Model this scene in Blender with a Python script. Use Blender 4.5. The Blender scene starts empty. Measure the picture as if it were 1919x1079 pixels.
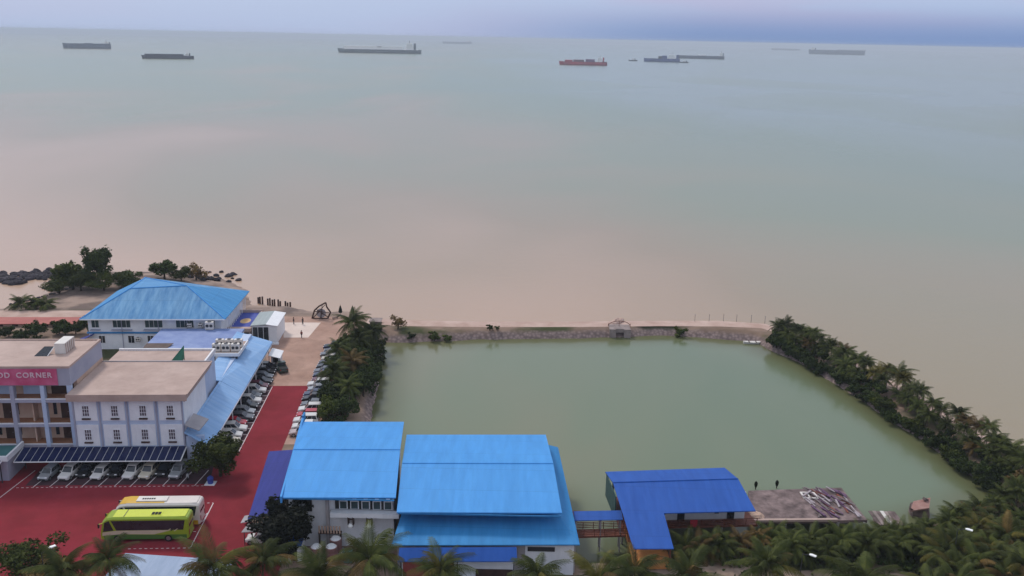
import bpy, math, random
import numpy as np
from mathutils import Vector, Matrix

random.seed(7)
R = math.radians
scene = bpy.context.scene
COL = scene.collection

# ------------------------------------------------------------------ camera, sky, sun, exposure
cam_d = bpy.data.cameras.new('camera')
cam_d.sensor_width = 36.0
cam_d.lens = 1700.0 / 1919.0 * 36.0
cam_d.clip_start = 1.0
cam_d.clip_end = 80000.0
cam = bpy.data.objects.new('camera', cam_d)
COL.objects.link(cam)
cam.matrix_world = (Matrix.Translation((0, 0, 65.0)) @ Matrix.Rotation(R(90 - 15.4), 4, 'X')
                    @ Matrix.Rotation(R(1.15), 4, 'Z'))
scene.camera = cam

SUN_EL, SUN_AZ = 48.0, -35.0          # azimuth from +Y towards +X
world = bpy.data.worlds.new('World')
scene.world = world
world.use_nodes = True
wt = world.node_tree
wt.nodes.clear()
w_out = wt.nodes.new('ShaderNodeOutputWorld')
w_bg = wt.nodes.new('ShaderNodeBackground')
w_sky = wt.nodes.new('ShaderNodeTexSky')
w_sky.sky_type = 'NISHITA'
w_sky.sun_disc = False
w_sky.sun_elevation = R(SUN_EL)
w_sky.sun_rotation = R(SUN_AZ)
w_sky.dust_density = 2.0
w_sky.air_density = 1.2
w_tc = wt.nodes.new('ShaderNodeTexCoord')
w_sep = wt.nodes.new('ShaderNodeSeparateXYZ')
wt.links.new(w_tc.outputs['Generated'], w_sep.inputs['Vector'])
w_map = wt.nodes.new('ShaderNodeMapping')
w_map.inputs['Scale'].default_value = (1.6, 1.6, 12.0)
w_map.inputs['Location'].default_value = (0.35, 0.2, 0.12)
w_noise = wt.nodes.new('ShaderNodeTexNoise')
w_noise.inputs['Scale'].default_value = 1.5
w_noise.inputs['Detail'].default_value = 5.0
wt.links.new(w_tc.outputs['Generated'], w_map.inputs['Vector'])
wt.links.new(w_map.outputs['Vector'], w_noise.inputs['Vector'])


def w_range(sock, lo, hi, a=0.0, b=1.0):
    n = wt.nodes.new('ShaderNodeMapRange')
    n.interpolation_type = 'SMOOTHSTEP'
    for k, v in zip(('From Min', 'From Max', 'To Min', 'To Max'), (lo, hi, a, b)):
        n.inputs[k].default_value = v
    wt.links.new(sock, n.inputs['Value'])
    return n.outputs['Result']


def w_mixc(fac, c1, c2):
    n = wt.nodes.new('ShaderNodeMixRGB')
    for sock, c in (('Fac', fac), ('Color1', c1), ('Color2', c2)):
        if isinstance(c, (tuple, float)):
            n.inputs[sock].default_value = (*c, 1) if isinstance(c, tuple) else c
        else:
            wt.links.new(c, n.inputs[sock])
    return n.outputs['Color']


def w_math(op, a, b):
    n = wt.nodes.new('ShaderNodeMath')
    n.operation = op
    wt.links.new(a, n.inputs[0])
    wt.links.new(b, n.inputs[1])
    return n.outputs[0]


# high thin overcast: pale blue, lavender where it thickens, a blue-grey bank low in the east, white overhead
c_sheet = w_mixc(w_math('MULTIPLY', w_range(w_noise.outputs['Fac'], 0.36, 0.60), w_range(w_sep.outputs['X'], -0.25, 0.25, 0.25, 1.0)), (3.75, 4.75, 7.0), (4.0, 4.25, 6.4))
bank = w_math('MULTIPLY', w_range(w_sep.outputs['X'], -0.16, 0.22), w_range(w_sep.outputs['Z'], 0.045, 0.004))
c_low = w_mixc(bank, c_sheet, (1.75, 2.75, 5.2))
c_all = w_mixc(w_range(w_sep.outputs['Z'], 0.05, 0.55), c_low, (6.0, 6.5, 7.5))
c_fin = w_mixc(0.88, w_sky.outputs['Color'], c_all)
wt.links.new(c_fin, w_bg.inputs['Color'])
wt.links.new(w_bg.outputs['Background'], w_out.inputs['Surface'])
w_bg.inputs['Strength'].default_value = 0.092

sun_d = bpy.data.lights.new('sun', 'SUN')
sun_d.energy = 1.5
sun_d.angle = R(10)
sun_d.color = (1.0, 0.93, 0.86)
sun = bpy.data.objects.new('sun', sun_d)
COL.objects.link(sun)
_dir = Vector((math.sin(R(SUN_AZ)) * math.cos(R(SUN_EL)), math.cos(R(SUN_AZ)) * math.cos(R(SUN_EL)), math.sin(R(SUN_EL))))
sun.rotation_euler = _dir.to_track_quat('Z', 'Y').to_euler()

vs = scene.view_settings
vs.view_transform = 'Standard'
vs.look = 'None'
vs.exposure = 0.34
vs.gamma = 1.0
vs.use_curve_mapping = False
scene.render.engine = 'CYCLES'

# ------------------------------------------------------------------ helpers
PH = R(3.7)                      # the site's grid is turned by this angle
CP, SP = math.cos(PH), math.sin(PH)


def xy(u, v):
    return (u * CP - v * SP, u * SP + v * CP)


class MB:
    """collects shapes into one mesh; o is subtracted from every point"""
    def __init__(s, o=(0, 0, 0)):
        s.v, s.f, s.o = [], [], o

    def add(s, vs_, fs):
        n = len(s.v)
        ox, oy, oz = s.o
        s.v += [(p[0] - ox, p[1] - oy, p[2] - oz) for p in vs_]
        s.f += [tuple(i + n for i in f) for f in fs]
        return s

    def box(s, x0, x1, y0, y1, z0, z1):
        return s.add([(x0, y0, z0), (x1, y0, z0), (x1, y1, z0), (x0, y1, z0), (x0, y0, z1), (x1, y0, z1), (x1, y1, z1), (x0, y1, z1)],
                     [(3, 2, 1, 0), (4, 5, 6, 7), (0, 1, 5, 4), (1, 2, 6, 5), (2, 3, 7, 6), (3, 0, 4, 7)])

    def rbox(s, c, sz, yaw=0.0, pitch=0.0):
        m = Matrix.Translation(c) @ Matrix.Rotation(yaw, 4, 'Z') @ Matrix.Rotation(pitch, 4, 'Y')
        hx, hy, hz = sz[0] / 2, sz[1] / 2, sz[2] / 2
        pts = [m @ Vector(p) for p in ((-hx, -hy, -hz), (hx, -hy, -hz), (hx, hy, -hz), (-hx, hy, -hz), (-hx, -hy, hz), (hx, -hy, hz), (hx, hy, hz), (-hx, hy, hz))]
        return s.add([tuple(p) for p in pts], [(3, 2, 1, 0), (4, 5, 6, 7), (0, 1, 5, 4), (1, 2, 6, 5), (2, 3, 7, 6), (3, 0, 4, 7)])

    def slab(s, pts, t, d=(0, 0, -1)):
        """polygon pts given thickness t along d"""
        n = len(pts)
        q = [(p[0] + d[0] * t, p[1] + d[1] * t, p[2] + d[2] * t) for p in pts]
        fs = [tuple(range(n)), tuple(range(2 * n - 1, n - 1, -1))]
        for i in range(n):
            j = (i + 1) % n
            fs.append((i, n + i, n + j, j))
        return s.add(list(pts) + q, fs)

    def tube(s, p, q, r0, r1=None, n=6):
        r1 = r0 if r1 is None else r1
        p, q = Vector(p), Vector(q)
        d = (q - p).normalized()
        a = d.orthogonal().normalized()
        b = d.cross(a)
        vs_ = []
        for c, r in ((p, r0), (q, r1)):
            for i in range(n):
                t = 2 * math.pi * i / n
                vs_.append(tuple(c + (a * math.cos(t) + b * math.sin(t)) * r))
        fs = [(i, (i + 1) % n, n + (i + 1) % n, n + i) for i in range(n)]
        fs += [tuple(range(n - 1, -1, -1)), tuple(range(n, 2 * n))]
        return s.add(vs_, fs)

    def loft(s, rings, cap=True):
        n = len(rings[0])
        vs_ = [p for r in rings for p in r]
        fs = []
        for k in range(len(rings) - 1):
            for i in range(n):
                j = (i + 1) % n
                fs.append((k * n + i, k * n + j, (k + 1) * n + j, (k + 1) * n + i))
        if cap:
            fs.append(tuple(range(n - 1, -1, -1)))
            fs.append(tuple((len(rings) - 1) * n + i for i in range(n)))
        return s.add(vs_, fs)

    def mesh(s, name, smooth=False):
        me = bpy.data.meshes.new(name)
        me.from_pydata(s.v, [], s.f)
        me.validate()
        me.update()
        if smooth:
            me.shade_smooth()
        return me

    def build(s, name, mat, parent=None, smooth=False):
        me = s.mesh(name, smooth)
        me.materials.append(mat)
        return link(name, me, parent)


def link(name, me, parent=None):
    o = bpy.data.objects.new(name, me)
    COL.objects.link(o)
    if parent is not None:
        o.parent = parent
    return o


def tag(o, label=None, cat=None, group=None, kind=None):
    if label:
        o['label'] = label
    if cat:
        o['category'] = cat
    if group:
        o['group'] = group
    if kind:
        o['kind'] = kind
    return o


def thing(name, label, cat, loc=(0, 0, 0), rz=0.0, group=None):
    o = bpy.data.objects.new(name, None)
    o.empty_display_size = 0.3
    COL.objects.link(o)
    o.location = loc
    o.rotation_euler = (0, 0, rz)
    return tag(o, label, cat, group)


def uvthing(name, label, cat, u, v, group=None, z=0.0):
    """an Empty at site coordinates (u, v), turned with the site; returns it and the offset for MB"""
    x, y = xy(u, v)
    return thing(name, label, cat, (x, y, z), PH, group), (u, v, z)


def copy_tree(o, parent=None):
    c = o.copy()
    COL.objects.link(c)
    c.parent = parent
    for ch in list(o.children):
        copy_tree(ch, c)
    return c


def set_mat(o, m):
    o.material_slots[0].link = 'OBJECT'
    o.material_slots[0].material = m


_M = {}


def mat(name, col, rough=0.7, metal=0.0, var=0.12, scale=1.0, col2=None, stretch=None, bump=0.0, bscale=None, spec=0.22, rand=0.0, coat=0.0, stain=0.0, sscale=0.7, sstretch=None):
    """procedural material: base colour broken up by noise (col -> col2), optional relief"""
    if name in _M:
        return _M[name]
    m = bpy.data.materials.new(name)
    m.use_nodes = True
    nt = m.node_tree
    b = nt.nodes['Principled BSDF']
    b.inputs['Roughness'].default_value = rough
    b.inputs['Metallic'].default_value = metal
    b.inputs['Specular IOR Level'].default_value = spec
    b.inputs['Coat Weight'].default_value = coat
    tc = nt.nodes.new('ShaderNodeTexCoord')
    mp = nt.nodes.new('ShaderNodeMapping')
    if stretch:
        mp.inputs['Scale'].default_value = stretch
    nt.links.new(tc.outputs['Object'], mp.inputs['Vector'])
    nz = nt.nodes.new('ShaderNodeTexNoise')
    nz.inputs['Scale'].default_value = scale
    nz.inputs['Detail'].default_value = 5.0
    nz.inputs['Roughness'].default_value = 0.6
    nt.links.new(mp.outputs['Vector'], nz.inputs['Vector'])
    rp = nt.nodes.new('ShaderNodeValToRGB')
    rp.color_ramp.elements[0].position = 0.32
    rp.color_ramp.elements[1].position = 0.68
    c1 = tuple(max(0, c * (1 - var)) for c in col)
    c2 = tuple(min(1, c * (1 + var)) for c in col) if col2 is None else col2
    if col2 is not None:
        c1 = col
    rp.color_ramp.elements[0].color = (*c1, 1)
    rp.color_ramp.elements[1].color = (*c2, 1)
    nt.links.new(nz.outputs['Fac'], rp.inputs['Fac'])
    src = rp.outputs['Color']
    if rand > 0:
        oi = nt.nodes.new('ShaderNodeObjectInfo')
        hs = nt.nodes.new('ShaderNodeHueSaturation')
        mr = nt.nodes.new('ShaderNodeMapRange')
        mr.inputs['To Min'].default_value = 1 - rand
        mr.inputs['To Max'].default_value = 1 + rand
        nt.links.new(oi.outputs['Random'], mr.inputs['Value'])
        nt.links.new(mr.outputs['Result'], hs.inputs['Value'])
        nt.links.new(src, hs.inputs['Color'])
        src = hs.outputs['Color']
    if stain > 0:                                # patches of grime, run-off and wear
        m3 = nt.nodes.new('ShaderNodeMapping')
        if sstretch:
            m3.inputs['Scale'].default_value = sstretch
        nt.links.new(tc.outputs['Object'], m3.inputs['Vector'])
        n3 = nt.nodes.new('ShaderNodeTexNoise')
        n3.inputs['Scale'].default_value = sscale
        n3.inputs['Detail'].default_value = 8.0
        n3.inputs['Roughness'].default_value = 0.68
        n3.inputs['Distortion'].default_value = 0.8
        nt.links.new(m3.outputs['Vector'], n3.inputs['Vector'])
        r3 = nt.nodes.new('ShaderNodeMapRange')
        r3.inputs['From Min'].default_value = 0.36
        r3.inputs['From Max'].default_value = 0.60
        r3.inputs['To Min'].default_value = 1 - stain
        r3.inputs['To Max'].default_value = 1.0
        nt.links.new(n3.outputs['Fac'], r3.inputs['Value'])
        h3 = nt.nodes.new('ShaderNodeHueSaturation')
        nt.links.new(r3.outputs['Result'], h3.inputs['Value'])
        nt.links.new(src, h3.inputs['Color'])
        src = h3.outputs['Color']
    nt.links.new(src, b.inputs['Base Color'])
    if bump > 0:
        n2 = nt.nodes.new('ShaderNodeTexNoise')
        n2.inputs['Scale'].default_value = bscale or scale * 4
        n2.inputs['Detail'].default_value = 4.0
        nt.links.new(mp.outputs['Vector'], n2.inputs['Vector'])
        bp = nt.nodes.new('ShaderNodeBump')
        bp.inputs['Strength'].default_value = 1.0
        bp.inputs['Distance'].default_value = bump
        nt.links.new(n2.outputs['Fac'], bp.inputs['Height'])
        nt.links.new(bp.outputs['Normal'], b.inputs['Normal'])
    _M[name] = m
    return m


def roof_mat(name, col, col2, axis=0, rib=2.6, rough=0.55):
    """painted sheet metal: shallow ribs running down the slope and long rain streaks"""
    if name in _M:
        return _M[name]
    st = (0.9, 0.10, 0.3) if axis == 0 else (0.10, 0.9, 0.3)
    m = mat(name, col, rough=rough, col2=col2, scale=1.3, stretch=st, spec=0.14, stain=0.07, sscale=0.55, sstretch=(1, 0.22, 0.5) if axis == 0 else (0.22, 1, 0.5))
    nt = m.node_tree
    b = nt.nodes['Principled BSDF']
    # single sheets: each lap joint and a slightly different fade
    src = b.inputs['Base Color'].links[0].from_socket
    t0 = nt.nodes.new('ShaderNodeTexCoord')
    sp = nt.nodes.new('ShaderNodeSeparateXYZ')
    nt.links.new(t0.outputs['Object'], sp.inputs['Vector'])

    def mth(op, a, b_):
        n = nt.nodes.new('ShaderNodeMath')
        n.operation = op
        nt.links.new(a, n.inputs[0])
        if isinstance(b_, (int, float)):
            n.inputs[1].default_value = b_
        else:
            nt.links.new(b_, n.inputs[1])
        return n.outputs[0]
    A, B_ = ('X', 'Y') if axis == 0 else ('Y', 'X')
    fa_ = mth('FLOOR', mth('DIVIDE', sp.outputs[A], 1.05), 0)
    yy_ = mth('ADD', mth('DIVIDE', sp.outputs[B_], 5.2), mth('MULTIPLY', fa_, 0.0))
    fb_ = mth('FLOOR', yy_, 0)
    cb = nt.nodes.new('ShaderNodeCombineXYZ')
    nt.links.new(fa_, cb.inputs[0])
    nt.links.new(fb_, cb.inputs[1])
    wn = nt.nodes.new('ShaderNodeTexWhiteNoise')
    nt.links.new(cb.outputs[0], wn.inputs['Vector'])
    mr = nt.nodes.new('ShaderNodeMapRange')
    mr.inputs['To Min'].default_value = 0.965
    mr.inputs['To Max'].default_value = 1.025
    nt.links.new(wn.outputs['Value'], mr.inputs['Value'])
    lap = mth('LESS_THAN', mth('FRACT', yy_, 0), 0.022)
    val = mth('MULTIPLY', mr.outputs['Result'], mth('SUBTRACT', mth('ADD', mth('MULTIPLY', lap, 0.0), 1.0), mth('MULTIPLY', lap, 0.13)))
    hs_ = nt.nodes.new('ShaderNodeHueSaturation')
    nt.links.new(val, hs_.inputs['Value'])
    nt.links.new(src, hs_.inputs['Color'])
    nt.links.new(hs_.outputs['Color'], b.inputs['Base Color'])
    tc = nt.nodes.new('ShaderNodeTexCoord')
    wv = nt.nodes.new('ShaderNodeTexWave')
    wv.wave_type = 'BANDS'
    wv.bands_direction = 'X' if axis == 0 else 'Y'
    wv.inputs['Scale'].default_value = rib
    wv.inputs['Distortion'].default_value = 0.0
    bp = nt.nodes.new('ShaderNodeBump')
    bp.inputs['Strength'].default_value = 0.5
    bp.inputs['Distance'].default_value = 0.03
    nt.links.new(tc.outputs['Object'], wv.inputs['Vector'])
    nt.links.new(wv.outputs['Fac'], bp.inputs['Height'])
    nt.links.new(bp.outputs['Normal'], b.inputs['Normal'])
    return m


# materials ----------------------------------------------------------------
M_sky_blue = roof_mat('light_blue_sheet', (0.062, 0.285, 0.66), (0.078, 0.33, 0.73))
M_mid_blue = roof_mat('mid_blue_sheet', (0.028, 0.20, 0.47), (0.042, 0.25, 0.55))
M_royal = roof_mat('royal_blue_sheet', (0.014, 0.080, 0.35), (0.024, 0.105, 0.42))
M_violet = roof_mat('violet_blue_sheet', (0.018, 0.027, 0.20), (0.030, 0.042, 0.26))
M_hotel_roof = roof_mat('weathered_blue_sheet', (0.045, 0.20, 0.43), (0.16, 0.36, 0.58), rib=1.6)
M_hotel_side = roof_mat('weathered_blue_sheet_side', (0.045, 0.23, 0.50), (0.085, 0.31, 0.59), axis=1, rib=1.6)
M_arcade = roof_mat('pale_blue_sheet', (0.22, 0.40, 0.68), (0.31, 0.49, 0.75), axis=1)
M_flat_blue = mat('faded_blue_coating', (0.14, 0.20, 0.42), 0.6, col2=(0.24, 0.31, 0.52), scale=0.35)
M_wall = mat('white_render', (0.74, 0.76, 0.81), 0.8, col2=(0.82, 0.83, 0.86), scale=0.6, bump=0.01, stain=0.09, sscale=0.8, sstretch=(1, 1, 0.25))
M_wall_blue = mat('pale_blue_render', (0.40, 0.49, 0.66), 0.8, col2=(0.50, 0.58, 0.73), scale=0.5, bump=0.01)
M_trim = mat('white_trim', (0.74, 0.74, 0.76), 0.6, var=0.05)
M_conc = mat('pink_beige_concrete', (0.40, 0.29, 0.25), 0.85, col2=(0.52, 0.39, 0.34), scale=0.22, bump=0.01, bscale=3, stain=0.1, sscale=0.35)
M_conc_grey = mat('grey_concrete', (0.30, 0.28, 0.30), 0.85, col2=(0.42, 0.39, 0.40), scale=0.4, bump=0.01)
M_grey_wall = mat('lavender_grey_render', (0.30, 0.31, 0.40), 0.8, col2=(0.38, 0.38, 0.46), scale=0.3)
M_sign = mat('magenta_sign_panel', (0.46, 0.05, 0.14), 0.6, col2=(0.60, 0.15, 0.27), scale=0.5)
M_sign_txt = mat('sign_letters', (0.70, 0.52, 0.58), 0.5, var=0.05)
M_glass = mat('dark_glass', (0.015, 0.02, 0.03), 0.08, var=0.3, spec=0.6)
M_glass_teal = mat('grey_teal_glass', (0.04, 0.07, 0.08), 0.12, var=0.3)
M_dark = mat('dark_opening', (0.02, 0.02, 0.022), 0.8)
M_peach = mat('peach_render', (0.48, 0.32, 0.24), 0.8, col2=(0.58, 0.42, 0.33), scale=0.5)
M_terra = mat('terracotta_floor', (0.30, 0.13, 0.07), 0.7, col2=(0.38, 0.18, 0.10), scale=0.6)
M_wood_dk = mat('dark_wood', (0.06, 0.03, 0.025), 0.6, var=0.3)
M_solar = mat('solar_cell', (0.008, 0.014, 0.060), 0.25, var=0.2)
M_alu = mat('aluminium', (0.42, 0.43, 0.46), 0.4, 0.6, var=0.08)
M_steel_dk = mat('dark_steel', (0.05, 0.05, 0.06), 0.5, 0.4)
M_white_box = mat('white_enamel', (0.66, 0.62, 0.58), 0.5, var=0.08)
M_teal = mat('teal_pool_floor', (0.05, 0.15, 0.16), 0.5, col2=(0.08, 0.21, 0.21), scale=0.4)
M_green = mat('green_sheet', (0.03, 0.14, 0.09), 0.6)
M_blue_paint = mat('blue_terrace_paint', (0.035, 0.06, 0.30), 0.6, col2=(0.055, 0.085, 0.38), scale=0.5)
M_logo = mat('orange_emblem', (0.62, 0.32, 0.08), 0.6, col2=(0.66, 0.50, 0.30), scale=2.0)
M_red_roof = mat('red_sheet_roof', (0.30, 0.055, 0.05), 0.6, col2=(0.38, 0.10, 0.08), scale=0.3)
M_greyroof = roof_mat('grey_green_sheet', (0.32, 0.37, 0.38), (0.42, 0.47, 0.47), axis=0)
M_orange = mat('orange_deck_paint', (0.52, 0.19, 0.05), 0.7, col2=(0.60, 0.26, 0.09), scale=0.4)
M_rail = mat('brown_red_rail', (0.17, 0.055, 0.035), 0.6, var=0.25, scale=2)
M_stone = mat('weathered_stone', (0.20, 0.16, 0.15), 0.9, col2=(0.36, 0.29, 0.27), scale=0.5, bump=0.08, bscale=1.2)
M_rock = mat('black_rock', (0.022, 0.020, 0.028), 0.85, col2=(0.06, 0.05, 0.06), scale=1.2, bump=0.05, rand=0.4)
M_red_pave = mat('red_paving', (0.19, 0.023, 0.029), 0.95, col2=(0.26, 0.030, 0.044), scale=0.12, bump=0.004, bscale=8, spec=0.1, stain=0.16, sscale=0.16)
M_bays = mat('bay_paving_with_shade', (0.045, 0.026, 0.032), 0.9, col2=(0.075, 0.036, 0.044), scale=0.4, spec=0.1)  # dark bay colour, also painted in place of canopy shade
M_plaza = mat('pink_brown_paving', (0.34, 0.205, 0.155), 0.9, col2=(0.46, 0.295, 0.23), scale=0.13, bump=0.006, bscale=5, stain=0.2, sscale=0.3)
M_pale_pave = mat('pale_paving', (0.60, 0.48, 0.42), 0.85, col2=(0.70, 0.58, 0.51), scale=0.2)
M_paint = mat('white_line_paint', (0.72, 0.68, 0.68), 0.7, col2=(0.50, 0.40, 0.41), scale=2.5)
M_path = mat('dusty_path', (0.40, 0.27, 0.22), 0.95, col2=(0.54, 0.40, 0.34), scale=0.25, bump=0.02)
M_trunk = mat('palm_trunk', (0.12, 0.09, 0.065), 0.9, col2=(0.20, 0.16, 0.12), scale=2, stretch=(1, 1, 6))
M_bark = mat('bark', (0.05, 0.035, 0.025), 0.9, var=0.3, scale=3)
M_tyre = mat('tyre_rubber', (0.012, 0.012, 0.013), 0.8)
M_rim = mat('wheel_rim', (0.30, 0.30, 0.32), 0.35, 0.7)
M_lampw = mat('lamp_housing_white', (0.85, 0.85, 0.84), 0.4, var=0.03)
M_tail = mat('tail_light', (0.25, 0.01, 0.01), 0.3)
M_head = mat('head_light', (0.6, 0.6, 0.62), 0.15)


def leaf_mat(name, a, b, rand=0.38, scale=0.9):
    if name in _M:
        return _M[name]
    m = mat(name, a, rough=0.65, col2=b, scale=scale, rand=rand, spec=0.08)
    return m


M_palm = leaf_mat('palm_leaf', (0.020, 0.030, 0.007), (0.074, 0.084, 0.018))
M_palm_y = leaf_mat('palm_leaf_yellowing', (0.05, 0.046, 0.009), (0.12, 0.10, 0.02))
M_leaf_dk = leaf_mat('mangrove_leaf', (0.014, 0.026, 0.006), (0.052, 0.070, 0.016))
M_leaf_gr = leaf_mat('broad_leaf', (0.024, 0.040, 0.007), (0.085, 0.098, 0.018))
M_leaf_bk = leaf_mat('casuarina_leaf', (0.006, 0.008, 0.005), (0.016, 0.019, 0.010))
M_leaf_br = leaf_mat('dry_leaf', (0.10, 0.06, 0.022), (0.19, 0.13, 0.045))
M_palm_d = leaf_mat('palm_leaf_dry', (0.07, 0.045, 0.014), (0.15, 0.095, 0.03))
M_rachis = mat('palm_rib', (0.13, 0.12, 0.05), 0.6)

# ------------------------------------------------------------------ water
def water_mat(name, stops, scale, rough, bump, bscale, tilt=None):
    m = bpy.data.materials.new(name)
    m.use_nodes = True
    nt = m.node_tree
    b = nt.nodes['Principled BSDF']
    b.inputs['Roughness'].default_value = rough
    b.inputs['IOR'].default_value = 1.33
    tc = nt.nodes.new('ShaderNodeTexCoord')
    mp = nt.nodes.new('ShaderNodeMapping')
    mp.inputs['Scale'].default_value = (1.0, 0.55, 1.0)
    nt.links.new(tc.outputs['Object'], mp.inputs['Vector'])
    nz = nt.nodes.new('ShaderNodeTexNoise')
    nz.inputs['Scale'].default_value = scale
    nz.inputs['Detail'].default_value = 3.0
    nz.inputs['Roughness'].default_value = 0.45
    nz.inputs['Distortion'].default_value = 0.6
    nt.links.new(mp.outputs['Vector'], nz.inputs['Vector'])
    fac = nz.outputs['Fac']
    if tilt:                                   # sediment thickens towards one shore
        sx = nt.nodes.new('ShaderNodeSeparateXYZ')
        nt.links.new(tc.outputs['Object'], sx.inputs['Vector'])
        last = fac
        for ax, (lo, hi, amt) in tilt:
            mr = nt.nodes.new('ShaderNodeMapRange')
            mr.interpolation_type = 'SMOOTHSTEP'
            mr.inputs['From Min'].default_value = lo
            mr.inputs['From Max'].default_value = hi
            mr.inputs['To Min'].default_value = 0
            mr.inputs['To Max'].default_value = amt
            nt.links.new(sx.outputs[ax], mr.inputs['Value'])
            ad = nt.nodes.new('ShaderNodeMath')
            ad.operation = 'ADD'
            nt.links.new(last, ad.inputs[0])
            nt.links.new(mr.outputs['Result'], ad.inputs[1])
            last = ad.outputs[0]
        fac = last
    rp = nt.nodes.new('ShaderNodeValToRGB')
    els = rp.color_ramp.elements
    els[0].position, els[0].color = stops[0][0], (*stops[0][1], 1)
    els[1].position, els[1].color = stops[-1][0], (*stops[-1][1], 1)
    for p, c in stops[1:-1]:
        e = els.new(p)
        e.color = (*c, 1)
    nt.links.new(fac, rp.inputs['Fac'])
    nt.links.new(rp.outputs['Color'], b.inputs['Base Color'])
    n2 = nt.nodes.new('ShaderNodeTexNoise')
    n2.inputs['Scale'].default_value = bscale
    n2.inputs['Detail'].default_value = 3.0
    nt.links.new(tc.outputs['Object'], n2.inputs['Vector'])
    bp = nt.nodes.new('ShaderNodeBump')
    bp.inputs['Strength'].default_value = 1.0
    bp.inputs['Distance'].default_value = bump
    nt.links.new(n2.outputs['Fac'], bp.inputs['Height'])
    nt.links.new(bp.outputs['Normal'], b.inputs['Normal'])
    return m


SEA_Z, POND_Z = -2.0, -1.75
EARTH = 6371000.0
M_sea = water_mat('silty_sea', [(0.15, (0.205, 0.265, 0.25)), (0.40, (0.18, 0.23, 0.155)), (0.60, (0.215, 0.235, 0.145)), (0.80, (0.31, 0.235, 0.15)), (1.0, (0.47, 0.315, 0.225))],
                  0.0035, 0.25, 0.07, 0.30, tilt=[('X', (260, -260, 0.40)), ('Y', (430, 150, 0.33)), ('Y', (350, 1500, -0.36))])
M_pond = water_mat('green_pond', [(0.30, (0.125, 0.17, 0.105)), (0.52, (0.155, 0.185, 0.115)), (0.72, (0.225, 0.195, 0.125))],
                   0.018, 0.16, 0.02, 0.5)


def sea_mesh():
    radii = [0.0] + list(np.geomspace(15, 29000, 60))
    n = 128
    vs_, fs = [(0, 0, SEA_Z)], []
    for r in radii[1:]:
        for i in range(n):
            t = 2 * math.pi * i / n
            vs_.append((r * math.cos(t), r * math.sin(t), SEA_Z - r * r / (2 * EARTH)))
    for i in range(n):
        fs.append((0, 1 + i, 1 + (i + 1) % n))
    for k in range(len(radii) - 2):
        for i in range(n):
            a, b = 1 + k * n + i, 1 + k * n + (i + 1) % n
            fs.append((a, a + n, b + n, b))
    mb = MB()
    mb.v, mb.f = vs_, fs
    return mb


tag(sea_mesh().build('sea', M_sea, smooth=True), kind='structure')

# ------------------------------------------------------------------ land
COAST = [(100, -90), (100, 60), (93, 100), (89, 118), (86.4, 128), (85.2, 137), (80.2, 164), (72.4, 190), (67.5, 202), (62.5, 210),
         (50, 211), (18, 208.4), (-7, 206.6), (-25, 206.6), (-31, 208), (-35, 210.5), (-39.5, 214.5), (-47, 213.6), (-55, 217),
         (-64, 217.6), (-67.6, 223), (-71.7, 236), (-77, 243), (-89.8, 252), (-102, 254), (-112, 252.5), (-127, 251.5), (-129, 246),
         (-125, 237), (-122, 229), (-122.5, 218), (-127, 213.5), (-160, 208), (-290, 204), (-290, -90)]
POND = [(-28.6, 194), (-27.5, 186.6), (-26.6, 173.6), (-25.6, 162), (-25, 150.8), (-21, 134), (-16, 125), (5, 123), (8.4, 105), (22, 104.3),
        (26, 109), (37, 113), (52, 114), (60, 117.2), (67, 120.6), (75.4, 127.4), (73.6, 140), (68.6, 164.5), (63.4, 183.7), (58.2, 194.6),
        (56.5, 199.5), (37, 203), (17.6, 199.7), (-7, 197), (-22.6, 194.1)]


def seg_dist(X, Y, poly):
    d = np.full(X.shape, 1e9)
    ins = np.zeros(X.shape, bool)
    n = len(poly)
    for i in range(n):
        x0, y0 = poly[i]
        x1, y1 = poly[(i + 1) % n]
        dx, dy = x1 - x0, y1 - y0
        t = np.clip(((X - x0) * dx + (Y - y0) * dy) / (dx * dx + dy * dy), 0, 1)
        d = np.minimum(d, np.hypot(X - x0 - t * dx, Y - y0 - t * dy))
        c = ((y0 > Y) != (y1 > Y)) & (X < (x1 - x0) * (Y - y0) / (y1 - y0 + 1e-12) + x0)
        ins ^= c
    return np.where(ins, d, -d)


def wob(X, Y, s, k):
    return (np.sin(X * s + k) + np.sin(Y * s * 1.3 + 2.1 * k) + np.sin((X + Y) * s * 0.73 + 0.7 * k) + np.sin((X - 1.7 * Y) * s * 1.9 + k * 3)) / 4


def land_height(X, Y):
    X, Y = np.asarray(X, float), np.asarray(Y, float)
    dc = seg_dist(X, Y, COAST) + wob(X, Y, 0.45, 1.0) * 0.9
    dp = -seg_dist(X, Y, POND) + wob(X, Y, 0.6, 4.0) * 0.5
    beach = (X < -66) & (Y > 205)
    zc = np.where(beach, -2.0 + dc * 0.16, -2.0 + dc * 0.75)
    zp = -1.9 + dp * 0.95
    z = np.minimum(np.minimum(zc, zp), 0.0)
    return np.maximum(z, -6.0)


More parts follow.
